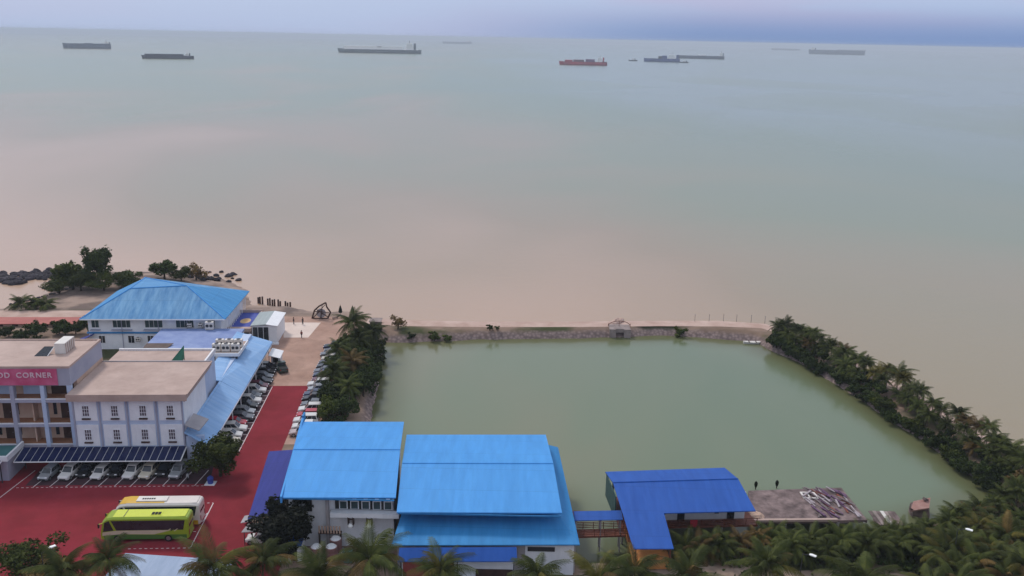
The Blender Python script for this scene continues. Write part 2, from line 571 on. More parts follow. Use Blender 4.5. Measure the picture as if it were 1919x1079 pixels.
def make_ground():
    xs = np.arange(-280, 112, 1.25)
    ys = np.arange(-80, 268, 1.25)
    X, Y = np.meshgrid(xs, ys)
    Z = land_height(X, Y)
    ny, nx = X.shape
    vs_ = np.stack([X.ravel(), Y.ravel(), Z.ravel()], 1)
    idx = np.arange(nx * ny).reshape(ny, nx)
    q = np.stack([idx[:-1, :-1].ravel(), idx[:-1, 1:].ravel(), idx[1:, 1:].ravel(), idx[1:, :-1].ravel()], 1)
    keep = Z.ravel()[q].max(axis=1) > -5.5
    q = q[keep]
    me = bpy.data.meshes.new('ground')
    me.from_pydata(vs_.tolist(), [], q.tolist())
    me.update()
    me.shade_smooth()
    m = mat('soil', (0.15, 0.10, 0.07), 0.95, col2=(0.30, 0.21, 0.16), scale=0.11, bump=0.05, bscale=1.5)
    nt = m.node_tree
    b = nt.nodes['Principled BSDF']
    ramp_out = b.inputs['Base Color'].links[0].from_socket
    # dry grass patches
    tc = nt.nodes.new('ShaderNodeTexCoord')
    n1 = nt.nodes.new('ShaderNodeTexNoise')
    n1.inputs['Scale'].default_value = 0.07
    n1.inputs['Detail'].default_value = 6
    nt.links.new(tc.outputs['Object'], n1.inputs['Vector'])
    r1 = nt.nodes.new('ShaderNodeValToRGB')
    r1.color_ramp.elements[0].position = 0.48
    r1.color_ramp.elements[1].position = 0.60
    nt.links.new(n1.outputs['Fac'], r1.inputs['Fac'])
    mx = nt.nodes.new('ShaderNodeMixRGB')
    mx.inputs['Color2'].default_value = (0.055, 0.06, 0.022, 1)
    nt.links.new(r1.outputs['Color'], mx.inputs['Fac'])
    nt.links.new(ramp_out, mx.inputs['Color1'])
    # stone revetment on the steep banks
    ge = nt.nodes.new('ShaderNodeNewGeometry')
    sp = nt.nodes.new('ShaderNodeSeparateXYZ')
    nt.links.new(ge.outputs['Normal'], sp.inputs['Vector'])
    r2 = nt.nodes.new('ShaderNodeValToRGB')
    r2.color_ramp.elements[0].position = 0.80
    r2.color_ramp.elements[0].color = (1, 1, 1, 1)
    r2.color_ramp.elements[1].position = 0.93
    r2.color_ramp.elements[1].color = (0, 0, 0, 1)
    nt.links.new(sp.outputs['Z'], r2.inputs['Fac'])
    vo = nt.nodes.new('ShaderNodeTexVoronoi')
    vo.inputs['Scale'].default_value = 1.4
    nt.links.new(tc.outputs['Object'], vo.inputs['Vector'])
    r3 = nt.nodes.new('ShaderNodeValToRGB')
    r3.color_ramp.elements[0].color = (0.34, 0.25, 0.23, 1)
    r3.color_ramp.elements[1].color = (0.15, 0.11, 0.10, 1)
    r3.color_ramp.elements[1].position = 0.75
    nt.links.new(vo.outputs['Distance'], r3.inputs['Fac'])
    mx2 = nt.nodes.new('ShaderNodeMixRGB')
    nt.links.new(r2.outputs['Color'], mx2.inputs['Fac'])
    nt.links.new(mx.outputs['Color'], mx2.inputs['Color1'])
    nt.links.new(r3.outputs['Color'], mx2.inputs['Color2'])
    # beach sand: everything on the spit
    sx = nt.nodes.new('ShaderNodeSeparateXYZ')
    nt.links.new(tc.outputs['Object'], sx.inputs['Vector'])
    mr = nt.nodes.new('ShaderNodeMapRange')
    mr.inputs['From Min'].default_value = 204
    mr.inputs['From Max'].default_value = 210
    nt.links.new(sx.outputs['Y'], mr.inputs['Value'])
    mr2 = nt.nodes.new('ShaderNodeMapRange')
    mr2.inputs['From Min'].default_value = -32
    mr2.inputs['From Max'].default_value = -38
    nt.links.new(sx.outputs['X'], mr2.inputs['Value'])
    mu = nt.nodes.new('ShaderNodeMath')
    mu.operation = 'MULTIPLY'
    nt.links.new(mr.outputs['Result'], mu.inputs[0])
    nt.links.new(mr2.outputs['Result'], mu.inputs[1])
    n3 = nt.nodes.new('ShaderNodeTexNoise')
    n3.inputs['Scale'].default_value = 0.16
    n3.inputs['Detail'].default_value = 5
    nt.links.new(tc.outputs['Object'], n3.inputs['Vector'])
    r4 = nt.nodes.new('ShaderNodeValToRGB')
    r4.color_ramp.elements[0].position = 0.38
    r4.color_ramp.elements[1].position = 0.6
    r4.color_ramp.elements[0].color = (0.15, 0.11, 0.095, 1)
    r4.color_ramp.elements[1].color = (0.33, 0.24, 0.195, 1)
    nt.links.new(n3.outputs['Fac'], r4.inputs['Fac'])
    mx3 = nt.nodes.new('ShaderNodeMixRGB')
    nt.links.new(mu.outputs[0], mx3.inputs['Fac'])
    nt.links.new(mx2.outputs['Color'], mx3.inputs['Color1'])
    nt.links.new(r4.outputs['Color'], mx3.inputs['Color2'])
    nt.links.new(mx3.outputs['Color'], b.inputs['Base Color'])
    me.materials.append(m)
    return tag(link('ground', me), kind='structure')


make_ground()


def flat_sheet(name, pts, m, z, kind='structure'):
    mb = MB()
    mb.add([(p[0], p[1], z) for p in pts], [tuple(range(len(pts)))])
    o = mb.build(name, m)
    return tag(o, kind=kind)


def grow(poly, d):
    cx_ = sum(p[0] for p in poly) / len(poly)
    cy_ = sum(p[1] for p in poly) / len(poly)
    out = []
    for x, y in poly:
        l = math.hypot(x - cx_, y - cy_)
        out.append((x + (x - cx_) / l * d, y + (y - cy_) / l * d))
    return out


def pond_sheet():
    xs = np.arange(-32, 79, 1.0)
    ys = np.arange(102, 207, 1.0)
    X, Y = np.meshgrid(xs, ys)
    d = seg_dist(X, Y, POND)
    ny, nx = X.shape
    idx = np.arange(nx * ny).reshape(ny, nx)
    q = np.stack([idx[:-1, :-1].ravel(), idx[:-1, 1:].ravel(), idx[1:, 1:].ravel(), idx[1:, :-1].ravel()], 1)
    q = q[d.ravel()[q].max(axis=1) > -1.6]
    me = bpy.data.meshes.new('pond')
    me.from_pydata(np.stack([X.ravel(), Y.ravel(), np.full(X.size, POND_Z)], 1).tolist(), [], q.tolist())
    at_ = me.attributes.new('shore_dist', 'FLOAT', 'POINT')
    at_.data.foreach_set('value', d.ravel().astype(np.float32))
    nt = M_pond.node_tree
    b = nt.nodes['Principled BSDF']
    src = b.inputs['Base Color'].links[0].from_socket
    a = nt.nodes.new('ShaderNodeAttribute')
    a.attribute_name = 'shore_dist'
    mr = nt.nodes.new('ShaderNodeMapRange')
    mr.interpolation_type = 'SMOOTHSTEP'
    mr.inputs['From Min'].default_value = 0.0
    mr.inputs['From Max'].default_value = 9.0
    mr.inputs['To Min'].default_value = 0.85
    mr.inputs['To Max'].default_value = 0.0
    nt.links.new(a.outputs['Fac'], mr.inputs['Value'])
    mx = nt.nodes.new('ShaderNodeMixRGB')
    mx.inputs['Color2'].default_value = (0.105, 0.105, 0.042, 1)      # reflection of the bank trees, painted as an olive rim
    nt.links.new(mr.outputs['Result'], mx.inputs['Fac'])
    nt.links.new(src, mx.inputs['Color1'])
    nt.links.new(mx.outputs['Color'], b.inputs['Base Color'])
    me.materials.append(M_pond)
    tag(link('pond', me), kind='structure')


pond_sheet()


def uvpoly(pts):
    return [xy(*p) for p in pts]


def strip(name, pts, w, m, z):
    mb = MB()
    n = len(pts)
    L, Rr = [], []
    for i, p in enumerate(pts):
        a = Vector(pts[max(i - 1, 0)])
        b = Vector(pts[min(i + 1, n - 1)])
        d = (b - a).normalized()
        nn = Vector((-d.y, d.x))
        ww = w[i] if isinstance(w, (list, tuple)) else w
        L.append((p[0] + nn.x * ww / 2, p[1] + nn.y * ww / 2, z))
        Rr.append((p[0] - nn.x * ww / 2, p[1] - nn.y * ww / 2, z))
    mb.add(L + Rr, [(i, n + i, n + i + 1, i + 1) for i in range(n - 1)])
    return tag(mb.build(name, m), kind='structure')


# paved surfaces (site coordinates)
flat_sheet('plaza', uvpoly([(-38.5, 164.6), (-23.6, 164.6), (-22.2, 205.5), (-26, 209), (-44, 209.5), (-52, 213), (-52, 203), (-41, 186), (-38.5, 178)]), M_plaza, 0.012)
flat_sheet('parking_lot', uvpoly([(-86, 132.5), (-86, 95), (-22, 95), (-22, 112), (-28.0, 112), (-28.0, 164.6), (-43, 164.6), (-43, 132.5)]), M_red_pave, 0.016)
flat_sheet('parking_bays', uvpoly([(-63.2, 125.1), (-36.6, 125.1), (-37.4, 131), (-63.2, 131)]), M_bays, 0.02)  # shade under the solar canopy, laid over the red paving as a dark sheet
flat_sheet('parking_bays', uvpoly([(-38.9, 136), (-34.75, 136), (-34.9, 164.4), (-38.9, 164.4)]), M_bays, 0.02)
flat_sheet('pavement', uvpoly([(-28.0, 138.6), (-23.2, 138.6), (-23.2, 164.6), (-28.0, 164.6)]), M_plaza, 0.014)
flat_sheet('pale_pavement', uvpoly([(-40, 204.6), (-31.4, 204.6), (-32.6, 193.6), (-38, 193.6)]), M_pale_pave, 0.02)
flat_sheet('beach_path', uvpoly([(-140, 214), (-83, 214), (-83, 206.2), (-140, 206.8)]), M_path, 0.016)
strip('embankment_path', [(85, 118), (83.4, 128), (82.2, 138), (77.2, 164), (69.4, 190), (64.6, 200.5), (60.0, 206.4), (50, 207.6), (34, 206.6), (18, 205.0), (-7, 203.2), (-25, 203), (-34, 203.6)],
      [3.2, 3.2, 3.2, 3.2, 3.2, 3.4, 4.0, 4.6, 4.2, 4.2, 4.2, 4.6, 5.0], M_path, 0.02)
flat_sheet('sandy_track', [(8.6, 90), (9.2, 101), (11, 103.2), (15, 103.4), (18, 101.6), (22, 103.2), (25, 104.0), (28, 102.6), (32, 103.6), (37, 102.4), (41, 103.0), (46, 101.8), (50, 102.4), (53.5, 100.4), (55, 97), (52, 93), (46, 89), (30, 88), (20, 88)], mat('sandy_soil', (0.20, 0.145, 0.11), 0.95, col2=(0.38, 0.28, 0.22), scale=0.3, bump=0.03), 0.012)


def lines(name, segs, w=0.12, dash=None, z=0.026):
    mb = MB()
    for (u0, v0), (u1, v1) in segs:
        a, b = Vector(xy(u0, v0)), Vector(xy(u1, v1))
        L = (b - a).length
        d = (b - a) / L
        nn = Vector((-d.y, d.x)) * w / 2
        t = 0.0
        on, off = dash or (L, 0)
        while t < L - 1e-6:
            e = min(L, t + on)
            p, q = a + d * t, a + d * e
            mb.add([(p.x + nn.x, p.y + nn.y, z), (p.x - nn.x, p.y - nn.y, z), (q.x - nn.x, q.y - nn.y, z), (q.x + nn.x, q.y + nn.y, z)], [(0, 1, 2, 3)])
            t = e + off
    return tag(mb.build(name, M_paint), kind='structure')


STALL = [-64.2 + 2.33 * i for i in range(12)]
lines('road_marking', [((u, 124.6), (u + 0.75, 129.6)) for u in STALL[1:]] + [((-63.9, 130), (-66.2, 114.5))] + [((-34.45, 107.3), (-34.5, 119.3))]
      + [((-34.7, 135.6), (-34.8, 164.2))] + [((-34.8, 137.6 + 2.45 * i), (-37.4, 137.6 + 2.45 * i)) for i in range(11)], 0.13)
lines('road_marking', [((STALL[0], 124.5), (-37, 124.5)), ((-42.4, 107.4), (-34.5, 107.4)), ((-37.5, 119.3), (-34.5, 119.3)), ((-36.6, 111.5), (-34.7, 111.5)), ((-36.6, 115.5), (-34.7, 115.5))],
      0.12, dash=(0.35, 0.35))

# ------------------------------------------------------------------ buildings of the western complex (site coordinates u, v)
def window(root, off, u, v, z, w, h, rows=3, cols=2, frame=M_trim, glass=M_glass, sill=True):
    """a window in a wall facing -v: frame with its panes and sill"""
    mb = MB(off)
    t = 0.07
    mb.box(u - w / 2, u + w / 2, v - 0.08, v + 0.02, z - h / 2, z - h / 2 + t)
    mb.box(u - w / 2, u + w / 2, v - 0.08, v + 0.02, z + h / 2 - t, z + h / 2)
    for x in (u - w / 2, u + w / 2 - t):
        mb.box(x, x + t, v - 0.08, v + 0.02, z - h / 2 + t, z + h / 2 - t)
    for c in range(1, cols):
        x = u - w / 2 + w * c / cols
        mb.box(x - 0.03, x + 0.03, v - 0.07, v + 0.02, z - h / 2 + t, z + h / 2 - t)
    for r_ in range(1, rows):
        zz = z - h / 2 + h * r_ / rows
        mb.box(u - w / 2 + t, u + w / 2 - t, v - 0.065, v + 0.02, zz - 0.03, zz + 0.03)
    wi = mb.build('window', frame, root)
    MB(off).box(u - w / 2 + t, u + w / 2 - t, v - 0.03, v + 0.01, z - h / 2 + t, z + h / 2 - t).build('pane', glass, wi)
    if sill:
        MB(off).box(u - w / 2 - 0.1, u + w / 2 + 0.1, v - 0.22, v + 0.0, z - h / 2 - 0.5, z - h / 2 - 0.28).build('sill', M_wood_dk, wi)
    return wi


def ac_unit(name, label, u, v, z, group=None, s=1.0, yaw=0.0):
    x, y = xy(u, v)
    r = thing(name, label, 'air conditioner', (x, y, z), PH + yaw, group)
    MB().box(-0.75 * s, 0.75 * s, -0.45 * s, 0.45 * s, 0.12, 1.55 * s).build('casing', M_white_box, r)
    mb = MB()
    for k in range(-1, 2, 2):
        mb.tube((0.36 * k * s, -0.455 * s, 0.85 * s), (0.36 * k * s, -0.48 * s, 0.85 * s), 0.3 * s, n=12)
    mb.build('fan_grille', M_steel_dk, r)
    mb = MB()
    mb.tube((0, 0, 1.55 * s), (0, 0, 1.64 * s), 0.36 * s, n=12)
    mb.build('top_fan', M_steel_dk, r)
    MB().box(-0.7 * s, 0.7 * s, -0.35 * s, -0.2 * s, 0, 0.12).box(-0.7 * s, 0.7 * s, 0.2 * s, 0.35 * s, 0, 0.12).build('foot', M_steel_dk, r)
    return r


# the white wing with the little barred windows
wing, wo = uvthing('guesthouse_wing', 'white three-storey wing with eight small barred windows and pink-beige flat roof', 'building', -49.4, 140)
MB(wo).box(-57.6, -41.4, 131, 144.4, 3.4, 11.75).build('wall', M_wall_blue, wing)
MB(wo).box(-57.6, -41.9, 144.4, 152, 3.4, 11.0).build('rear_wall', M_wall_blue, wing)
MB(wo).box(-57.5, -41.5, 131.2, 151.9, 0, 3.4).build('ground_floor', mat('canopy_shade_render', (0.035, 0.038, 0.05), 0.7), wing)  # wall colour darkened to stand in for shade behind the canopy
mb = MB(wo)
for a, b in ((-57.45, -54.15), (-53.45, -50.05), (-49.35, -45.7), (-45.0, -41.6)):
    for z0, z1 in ((3.6, 7.1), (7.75, 11.4)):
        MB(wo).box(a, b, 130.94, 131.0, z0, z1).build('panel', M_wall, wing)
MB(wo).box(-41.4, -41.34, 131.3, 143.5, 3.6, 11.4).build('side_panel', M_wall, wing)
for u in (-55.8, -51.54, -47.35, -43.29):
    for z in (5.45, 9.35):
        window(wing, wo, u, 130.94, z, 1.05, 1.75, 3, 3, frame=M_wall, glass=mat('mauve_glass', (0.09, 0.07, 0.09), 0.3))
rf = MB(wo).box(-58.0, -40.4, 129.8, 144.5, 11.75, 12.35).build('roof', M_conc, wing)
MB(wo).box(-58.02, -40.38, 129.78, 129.98, 11.35, 12.42).build('eaves', M_conc, rf)
MB(wo).slab([(-40.4, 129.98, 12.44), (-40.4, 144.5, 12.44), (-40.9, 144.5, 11.2), (-40.9, 129.98, 11.2)], 0.2, (1, 0, 0)).build('eaves', M_conc, rf)
MB(wo).box(-58.0, -40.4, 144.3, 144.5, 12.35, 12.5).build('back_coping', M_conc_grey, rf)
rf = MB(wo).box(-58.0, -41.9, 144.55, 152.2, 11.0, 11.6).build('rear_roof', M_conc, wing)
MB(wo).box(-58.0, -41.7, 152.0, 152.3, 11.2, 11.95).box(-42.05, -41.75, 144.6, 152, 11.2, 11.9).build('coping', M_trim, rf)
mb = MB(wo)
for u in (-57.6, -53.8, -49.7, -45.35, -41.5):
    mb.box(u - 0.12, u + 0.12, 130.86, 131, 3.5, 11.7)
mb.build('pilaster', M_grey_wall, wing)
t, o_ = uvthing('green_hoarding', 'green triangular sheet standing on the pink flat roof of the wing', 'panel', -46.3, 145.5, z=11.6)
mb = MB((-46.3, 145.5, 11.6))
mb.slab([(-47.6, 145.2, 11.62), (-45.5, 145.2, 11.62), (-45.4, 146.6, 12.2), (-45.5, 147.2, 14.2)], 0.12, (0, 1, 0))
mb.build('sheet', M_green, t)
MB((-46.3, 145.5, 11.6)).tube((-45.6, 147.3, 11.62), (-45.6, 147.2, 14.0), 0.06).build('prop', M_steel_dk, t)

# the food corner building with balconies and the pink sign
fc, fo = uvthing('food_corner_building', 'three-storey balcony building with pink sign band and beige flat roof at left edge', 'building', -71, 138)
MB(fo).box(-84, -58.1, 134.6, 145, 0, 13.0).build('wall', M_peach, fc)
up = MB(fo).box(-84, -58.1, 132.2, 145, 13.0, 15.75).build('parapet', M_grey_wall, fc)
MB(fo).box(-83.8, -58.4, 132.5, 144.8, 15.75, 15.9).build('roof', M_conc, fc)
MB(fo).box(-84.05, -58.05, 132.15, 132.5, 15.75, 16.1).box(-58.4, -58.05, 132.5, 145, 15.75, 16.1).box(-84.05, -58.4, 144.8, 145.05, 15.75, 16.1).build('coping', M_conc, up)
sg = MB(fo).box(-84, -59.9, 132.06, 132.19, 13.1, 15.7).build('sign_panel', M_sign, fc)
def letter_meshes(chars, size):
    out = {}
    for ch in set(chars):
        cu = bpy.data.curves.new('letter', 'FONT')
        cu.body = ch
        cu.size = size
        cu.extrude = 0.04
        cu.offset = 0.02
        to = bpy.data.objects.new('letter', cu)
        COL.objects.link(to)
        bpy.context.view_layer.update()
        me = bpy.data.meshes.new_from_object(to.evaluated_get(bpy.context.evaluated_depsgraph_get()))
        bpy.data.objects.remove(to)
        me.materials.clear()
        me.materials.append(M_sign_txt)
        xs = [v.co.x for v in me.vertices]
        out[ch] = (me, min(xs), max(xs))
    return out


WORDS = 'FOOD CORNER'
LM = letter_meshes(WORDS.replace(' ', ''), 1.15)
pen = -60.6
for ch in reversed(WORDS):
    if ch == ' ':
        pen -= 0.75
        continue
    me, a, b = LM[ch]
    tx = link('letter', me, sg)
    tx.location = (pen - b + 71, 132.01 - 138, 14.35)
    tx.rotation_euler = (R(90), 0, 0)
    pen -= (b - a) + 0.20
for k, z in enumerate((3.3, 6.7, 10.7)):
    fl = MB(fo).box(-84, -58.1, 132.2, 134.6, z - 0.5, z).build('balcony_slab', M_grey_wall, fc)
    MB(fo).box(-84, -58.1, 132.45, 134.6, z, z + 0.03).build('balcony_floor', M_terra, fl)
    MB(fo).box(-84, -58.1, 132.2, 132.4, z, z + (0.16 if k else 0.1)).build('kerb', M_trim, fl)
for u in (-80.2, -75.8, -71.3, -66.9, -62.4, -58.45):
    MB(fo).box(u - 0.3, u + 0.3, 132.14, 132.9, 0, 12.99).build('pillar', M_grey_wall if u < -63 and u > -70 else M_wall_blue, fc)
for z, hh in ((3.33, 2.3), (6.73, 2.5), (10.73, 1.9)):
    for k, u in enumerate((-77.9, -73.5, -69.1, -64.6, -60.4)):
        if z > 10:
            MB(fo).box(u - 1.7, u + 1.7, 134.54, 134.6, z, z + 2.1).build('wall_panel', M_wall_blue if k < 4 else M_wood_dk, fc)
            if k == 3:
                MB(fo).box(u + 0.9, u + 1.8, 134.45, 134.53, z, z + 2.0).build('door', M_wood_dk, fc)
            continue
        if k % 2 == 0:
            d = MB(fo).box(u - 0.6, u + 0.6, 134.48, 134.6, z, z + hh).build('door', M_wood_dk, fc)
            MB(fo).box(u - 1.75, u - 1.25, 134.5, 134.6, z + 0.6, z + hh).build('window', M_glass, fc)
            MB(fo).box(u + 1.25, u + 1.75, 134.5, 134.6, z + 0.6, z + hh).build('window', M_glass, fc)
            MB(fo).box(u + 0.45, u + 0.5, 134.4, 134.48, z + 1.0, z + 1.1).build('handle', M_alu, d)
        else:
            MB(fo).box(u - 0.1, u + 0.1, 133.2, 134.6, z, z + hh + 0.4).build('partition', M_peach, fc)
t, o_ = uvthing('water_tank_box', 'large beige ribbed box standing on the food corner roof', 'tank', -61.8, 139.8, z=15.9)
mb = MB(o_)
mb.box(-62.6, -61.0, 138.3, 142.0, 15.92, 17.6)
mb.build('casing', M_white_box, t)
for k in range(5):
    MB(o_).box(-60.99, -60.93, 138.5 + 0.72 * k, 138.75 + 0.72 * k, 15.95, 17.5).build('rib', M_conc, t)
t, o_ = uvthing('rooftop_frame', 'small dark frame with white struts beside the beige box on the roof', 'frame', -63.9, 138.2, z=15.9)
MB(o_).slab([(-65.3, 137.2, 15.95), (-63.4, 137.2, 15.95), (-63.0, 139.0, 16.9), (-64.4, 139.0, 16.9)], 0.08).build('panel', M_glass, t)
MB(o_).tube((-63.3, 137.2, 15.92), (-62.9, 139.2, 16.95), 0.07).tube((-62.9, 139.2, 15.92), (-62.9, 139.2, 16.95), 0.06).build('strut', M_trim, t)

# teal-floored terrace at the left edge
t, o_ = uvthing('raised_terrace', 'white-walled raised terrace with teal floor at the left edge', 'terrace', -69, 129.6)
MB(o_).box(-73, -66.2, 126.8, 131.9, 0, 3.3).build('base', M_grey_wall, t)
MB(o_).box(-72.8, -66.4, 127, 131.8, 3.3, 3.36).build('floor', M_teal, t)
MB(o_).box(-73, -66.0, 126.6, 126.9, 3.2, 4.0).box(-66.3, -66.0, 126.9, 132, 3.2, 4.0).build('low_wall', M_trim, t)

# solar canopy over the parked cars
def solar_canopy(label, u0, u1, n, v0=127.6, v1=131.0 - 0.1, z0=2.75, z1=3.5):
    t, o_ = uvthing('solar_canopy', label, 'canopy', (u0 + u1) / 2, (v0 + v1) / 2)
    w = (u1 - u0) / n
    sl = (z1 - z0) / (v1 - v0)
    MB(o_).slab([(u0 - 0.1, v0 - 0.1, z0 - 0.1), (u1 + 0.1, v0 - 0.1, z0 - 0.1), (u1 + 0.1, v1, z1 - 0.1), (u0 - 0.1, v1, z1 - 0.1)], 0.08).build('frame', M_trim, t)
    me = None
    for i in range(n):
        a = u0 + i * w
        m2 = MB((a, v0, z0))
        m2.slab([(a + 0.06, v0, z0), (a + w - 0.06, v0, z0), (a + w - 0.06, v1 - 0.05, z0 + (v1 - 0.05 - v0) * sl), (a + 0.06, v1 - 0.05, z0 + (v1 - 0.05 - v0) * sl)], 0.05)
        if me is None:
            me = m2.mesh('solar_panel')
            me.materials.append(M_solar)
        p = link('solar_panel', me, t)
        p.location = (a - o_[0], v0 - o_[1], z0)
    k = max(2, int((u1 - u0) / 4.6) + 1)
    for i in range(k):
        u = u0 + 0.1 + (u1 - u0 - 0.2) * i / (k - 1)
        MB(o_).tube((u, v1 - 0.3, 0), (u, v1 - 0.3, z1 - 0.2), 0.09).build('post', M_steel_dk, t)
    return t


solar_canopy('long canopy of dark solar panels above the cars parked below the wing', -65.6, -41.3, 21)
solar_canopy('short canopy of dark solar panels cut by the left edge', -78, -66.8, 10, v0=122.8, v1=126.4)

# long arcade roof beside the road
ar, ao = uvthing('shop_arcade', 'long low shop arcade with pale blue roof beside the red road', 'building', -41, 152)
MB(ao).box(-41.3, -39.3, 131.6, 176, 0, 3.6).build('wall', M_grey_wall, ar)
r_ = MB(ao).slab([(-41.3, 130.4, 6.0), (-37.5, 130.0, 3.7), (-37.5, 152, 3.7), (-41.3, 152, 6.0)], 0.18).build('roof', M_arcade, ar)
MB(ao).slab([(-44.3, 152, 6.4), (-41.2, 152, 6.0), (-37.5, 152, 3.7), (-37.3, 178.5, 4.2), (-44.3, 178.5, 6.4)], 0.18).build('rear_roof', M_arcade, ar)
MB(ao).box(-44.2, -41.3, 152.4, 178, 0, 6.0).build('rear_wall', M_wall_blue, ar)
MB(ao).box(-37.62, -37.42, 130, 178, 3.42, 3.62).build('gutter', M_trim, r_)
MB(ao).box(-41.3, -38.6, 131.0, 131.55, 0, 5.1).build('front_wall', M_wall_blue, ar)
MB(ao).box(-38.55, -37.8, 131.2, 131.3, 0, 3.4).build('side_door', M_dark, ar)
MB(ao).slab([(-41.2, 130.6, 7.1), (-38.9, 130.0, 6.5), (-38.4, 133.6, 6.8), (-40.8, 134.2, 7.5)], 0.14).build('porch_roof', M_conc_grey, ar)
for k in range(14):
    v = 134 + 3.1 * k
    MB(ao).box(-39.32, -39.24, v, v + 2.3, 0.1, 2.7).build('shop_front', M_glass, ar)
for k in range(8):
    v = 133 + 6.2 * k
    MB(ao).tube((-37.75, v, 0), (-37.75, v, 3.5), 0.09).build('column', M_trim, ar)
t, o_ = uvthing('plant_deck', 'white-edged pink deck carrying air conditioners on the arcade roof', 'platform', -42.6, 167)
MB(o_).box(-45.8, -40.6, 163.6, 171.2, 6.5, 6.8).build('deck', M_conc, t)
MB(o_).box(-45.9, -40.5, 163.4, 163.65, 6.4, 7.05).box(-40.65, -40.45, 163.65, 171.2, 6.4, 7.05).build('kerb', M_trim, t)
MB(o_).box(-45.4, -45.1, 164, 164.3, 4.5, 6.5).box(-41.3, -41.0, 164, 164.3, 4.5, 6.5).box(-41.3, -41.0, 170.4, 170.7, 4.5, 6.5).build('leg', M_steel_dk, t)
names = ['front left', 'front middle', 'front right', 'back left', 'back middle', 'back right']
for i, nme in enumerate(names):
    ac_unit('air_conditioner', 'beige rooftop air conditioner, %s of six on the plant deck' % nme, -45.0 + 1.75 * (i % 3), 165.2 + 2.6 * (i // 3), 6.8, 'air conditioners on the plant deck', 1.0)

# flat violet-blue roof between hotel and wing
t, o_ = uvthing('link_block', 'low block with faded violet-blue flat roof between hotel and wing', 'building', -52, 178)
MB(o_).box(-61, -44.4, 172, 184.6, 0, 4.6).build('wall', M_wall, t)
r_ = MB(o_).box(-61.3, -44.3, 171.8, 184.8, 4.6, 4.95).build('roof', M_flat_blue, t)
MB(o_).slab([(-61.2, 172.4, 5.0), (-56.5, 172.4, 5.0), (-55.8, 174.4, 5.3), (-61.0, 174.4, 5.3)], 0.04).build('sun_shade', M_wood_dk, r_)

# hotel under the hipped roof
ho, hoo = uvthing('seaside_hotel', 'two-storey white hotel under a large weathered blue hipped roof', 'building', -63, 195)
MB(hoo).box(-76.8, -49.4, 186, 205.5, 0, 7.1).build('wall', M_wall, ho)
E1, E2, E3, E4 = (-77.9, 184.8, 7.0), (-48.2, 184.9, 7.0), (-47.9, 206.8, 7.0), (-77.9, 206.5, 7.0)
T1, T2, T3 = (-70.1, 193.3, 11.3), (-58.3, 194.1, 11.75), (-68.8, 199.4, 12.15)
rf = MB(hoo).slab([E1, E2, T2, T1], 0.14).build('front_slope', M_hotel_roof, ho)
MB(hoo).slab([E2, E3, T2], 0.14).build('side_slope', M_hotel_side, ho)
MB(hoo).slab([E3, E4, T3, T2], 0.14).build('rear_slope', M_hotel_roof, ho)
MB(hoo).slab([E4, E1, T1, T3], 0.14).build('side_slope', M_hotel_side, ho)
MB(hoo).slab([T1, T2, T3], 0.14).build('roof_crown', M_hotel_side, ho)
mb = MB(hoo)
for a, b in ((E1, T1), (T1, T3), (T3, T2), (E2, T2), (T1, T2)):
    mb.tube(a, b, 0.13, n=6)
mb.build('ridge_cap', M_sky_blue, rf)
MB(hoo).box(-77.9, -48.2, 184.7, 184.82, 6.78, 7.0).build('eaves_board', M_trim, rf)
MB(hoo).box(-77.1, -49.1, 185.7, 186, 3.55, 3.85).build('ledge', M_mid_blue, ho)
for k, u in enumerate((-75.3, -69.9, -63.3, -56.9, -51.4)):
    w = window(ho, hoo, u, 186, 5.65, 1.6 if k in (0, 4) else 3.7, 1.75, 1, 2 if k in (0, 4) else 4, glass=M_glass_teal, sill=False)
    MB(hoo).box(u - (1.0 if k in (0, 4) else 2.1), u + (1.0 if k in (0, 4) else 2.1), 185.45, 185.99, 4.3, 4.45).build('ledge', M_grey_wall, w)
for u in (-74.2, -68.2, -64.2, -58.6):
    window(ho, hoo, u, 186, 2.2, 1.35, 1.7, 1, 2, glass=M_glass, sill=False)
for k, u in enumerate((-69.9, -62.4, -56.4)):
    MB(hoo).tube((u, 185.9, 0), (u, 185.9, 6.9), 0.08).build('drainpipe', M_grey_wall, ho)
MB(hoo).slab([(-79.6, 184.6, 1.6), (-75.6, 184.6, 3.6), (-75.6, 186, 3.6), (-79.6, 188.5, 1.6)], 0.12).build('lean_to_roof', M_violet, ho)
mb = MB(hoo)
for k in range(12):
    v = 188.4 + 1.45 * k
    mb.tube((-48.6, v, 3.2), (-48.4, v + 0.9, 6.7), 0.07)
mb.tube((-48.4, 187, 6.4), (-48.4, 206, 6.4), 0.07)
mb.build('side_truss', M_trim, ho)
ac_unit('air_conditioner', 'white air conditioner by the right corner of the hotel upper floor', -51.3, 184.2, 4.95, s=1.1)
for k, u in enumerate((-66.6, -55.8, -53.5)):
    ac_unit('air_conditioner', ['small dark wall air conditioner between the lower hotel windows', 'small air conditioner right of the last lower hotel window',
                               'small air conditioner beneath the end window of the hotel'][k], u, 185.4, 4.98 if u > -61 else 1.9, s=0.6)

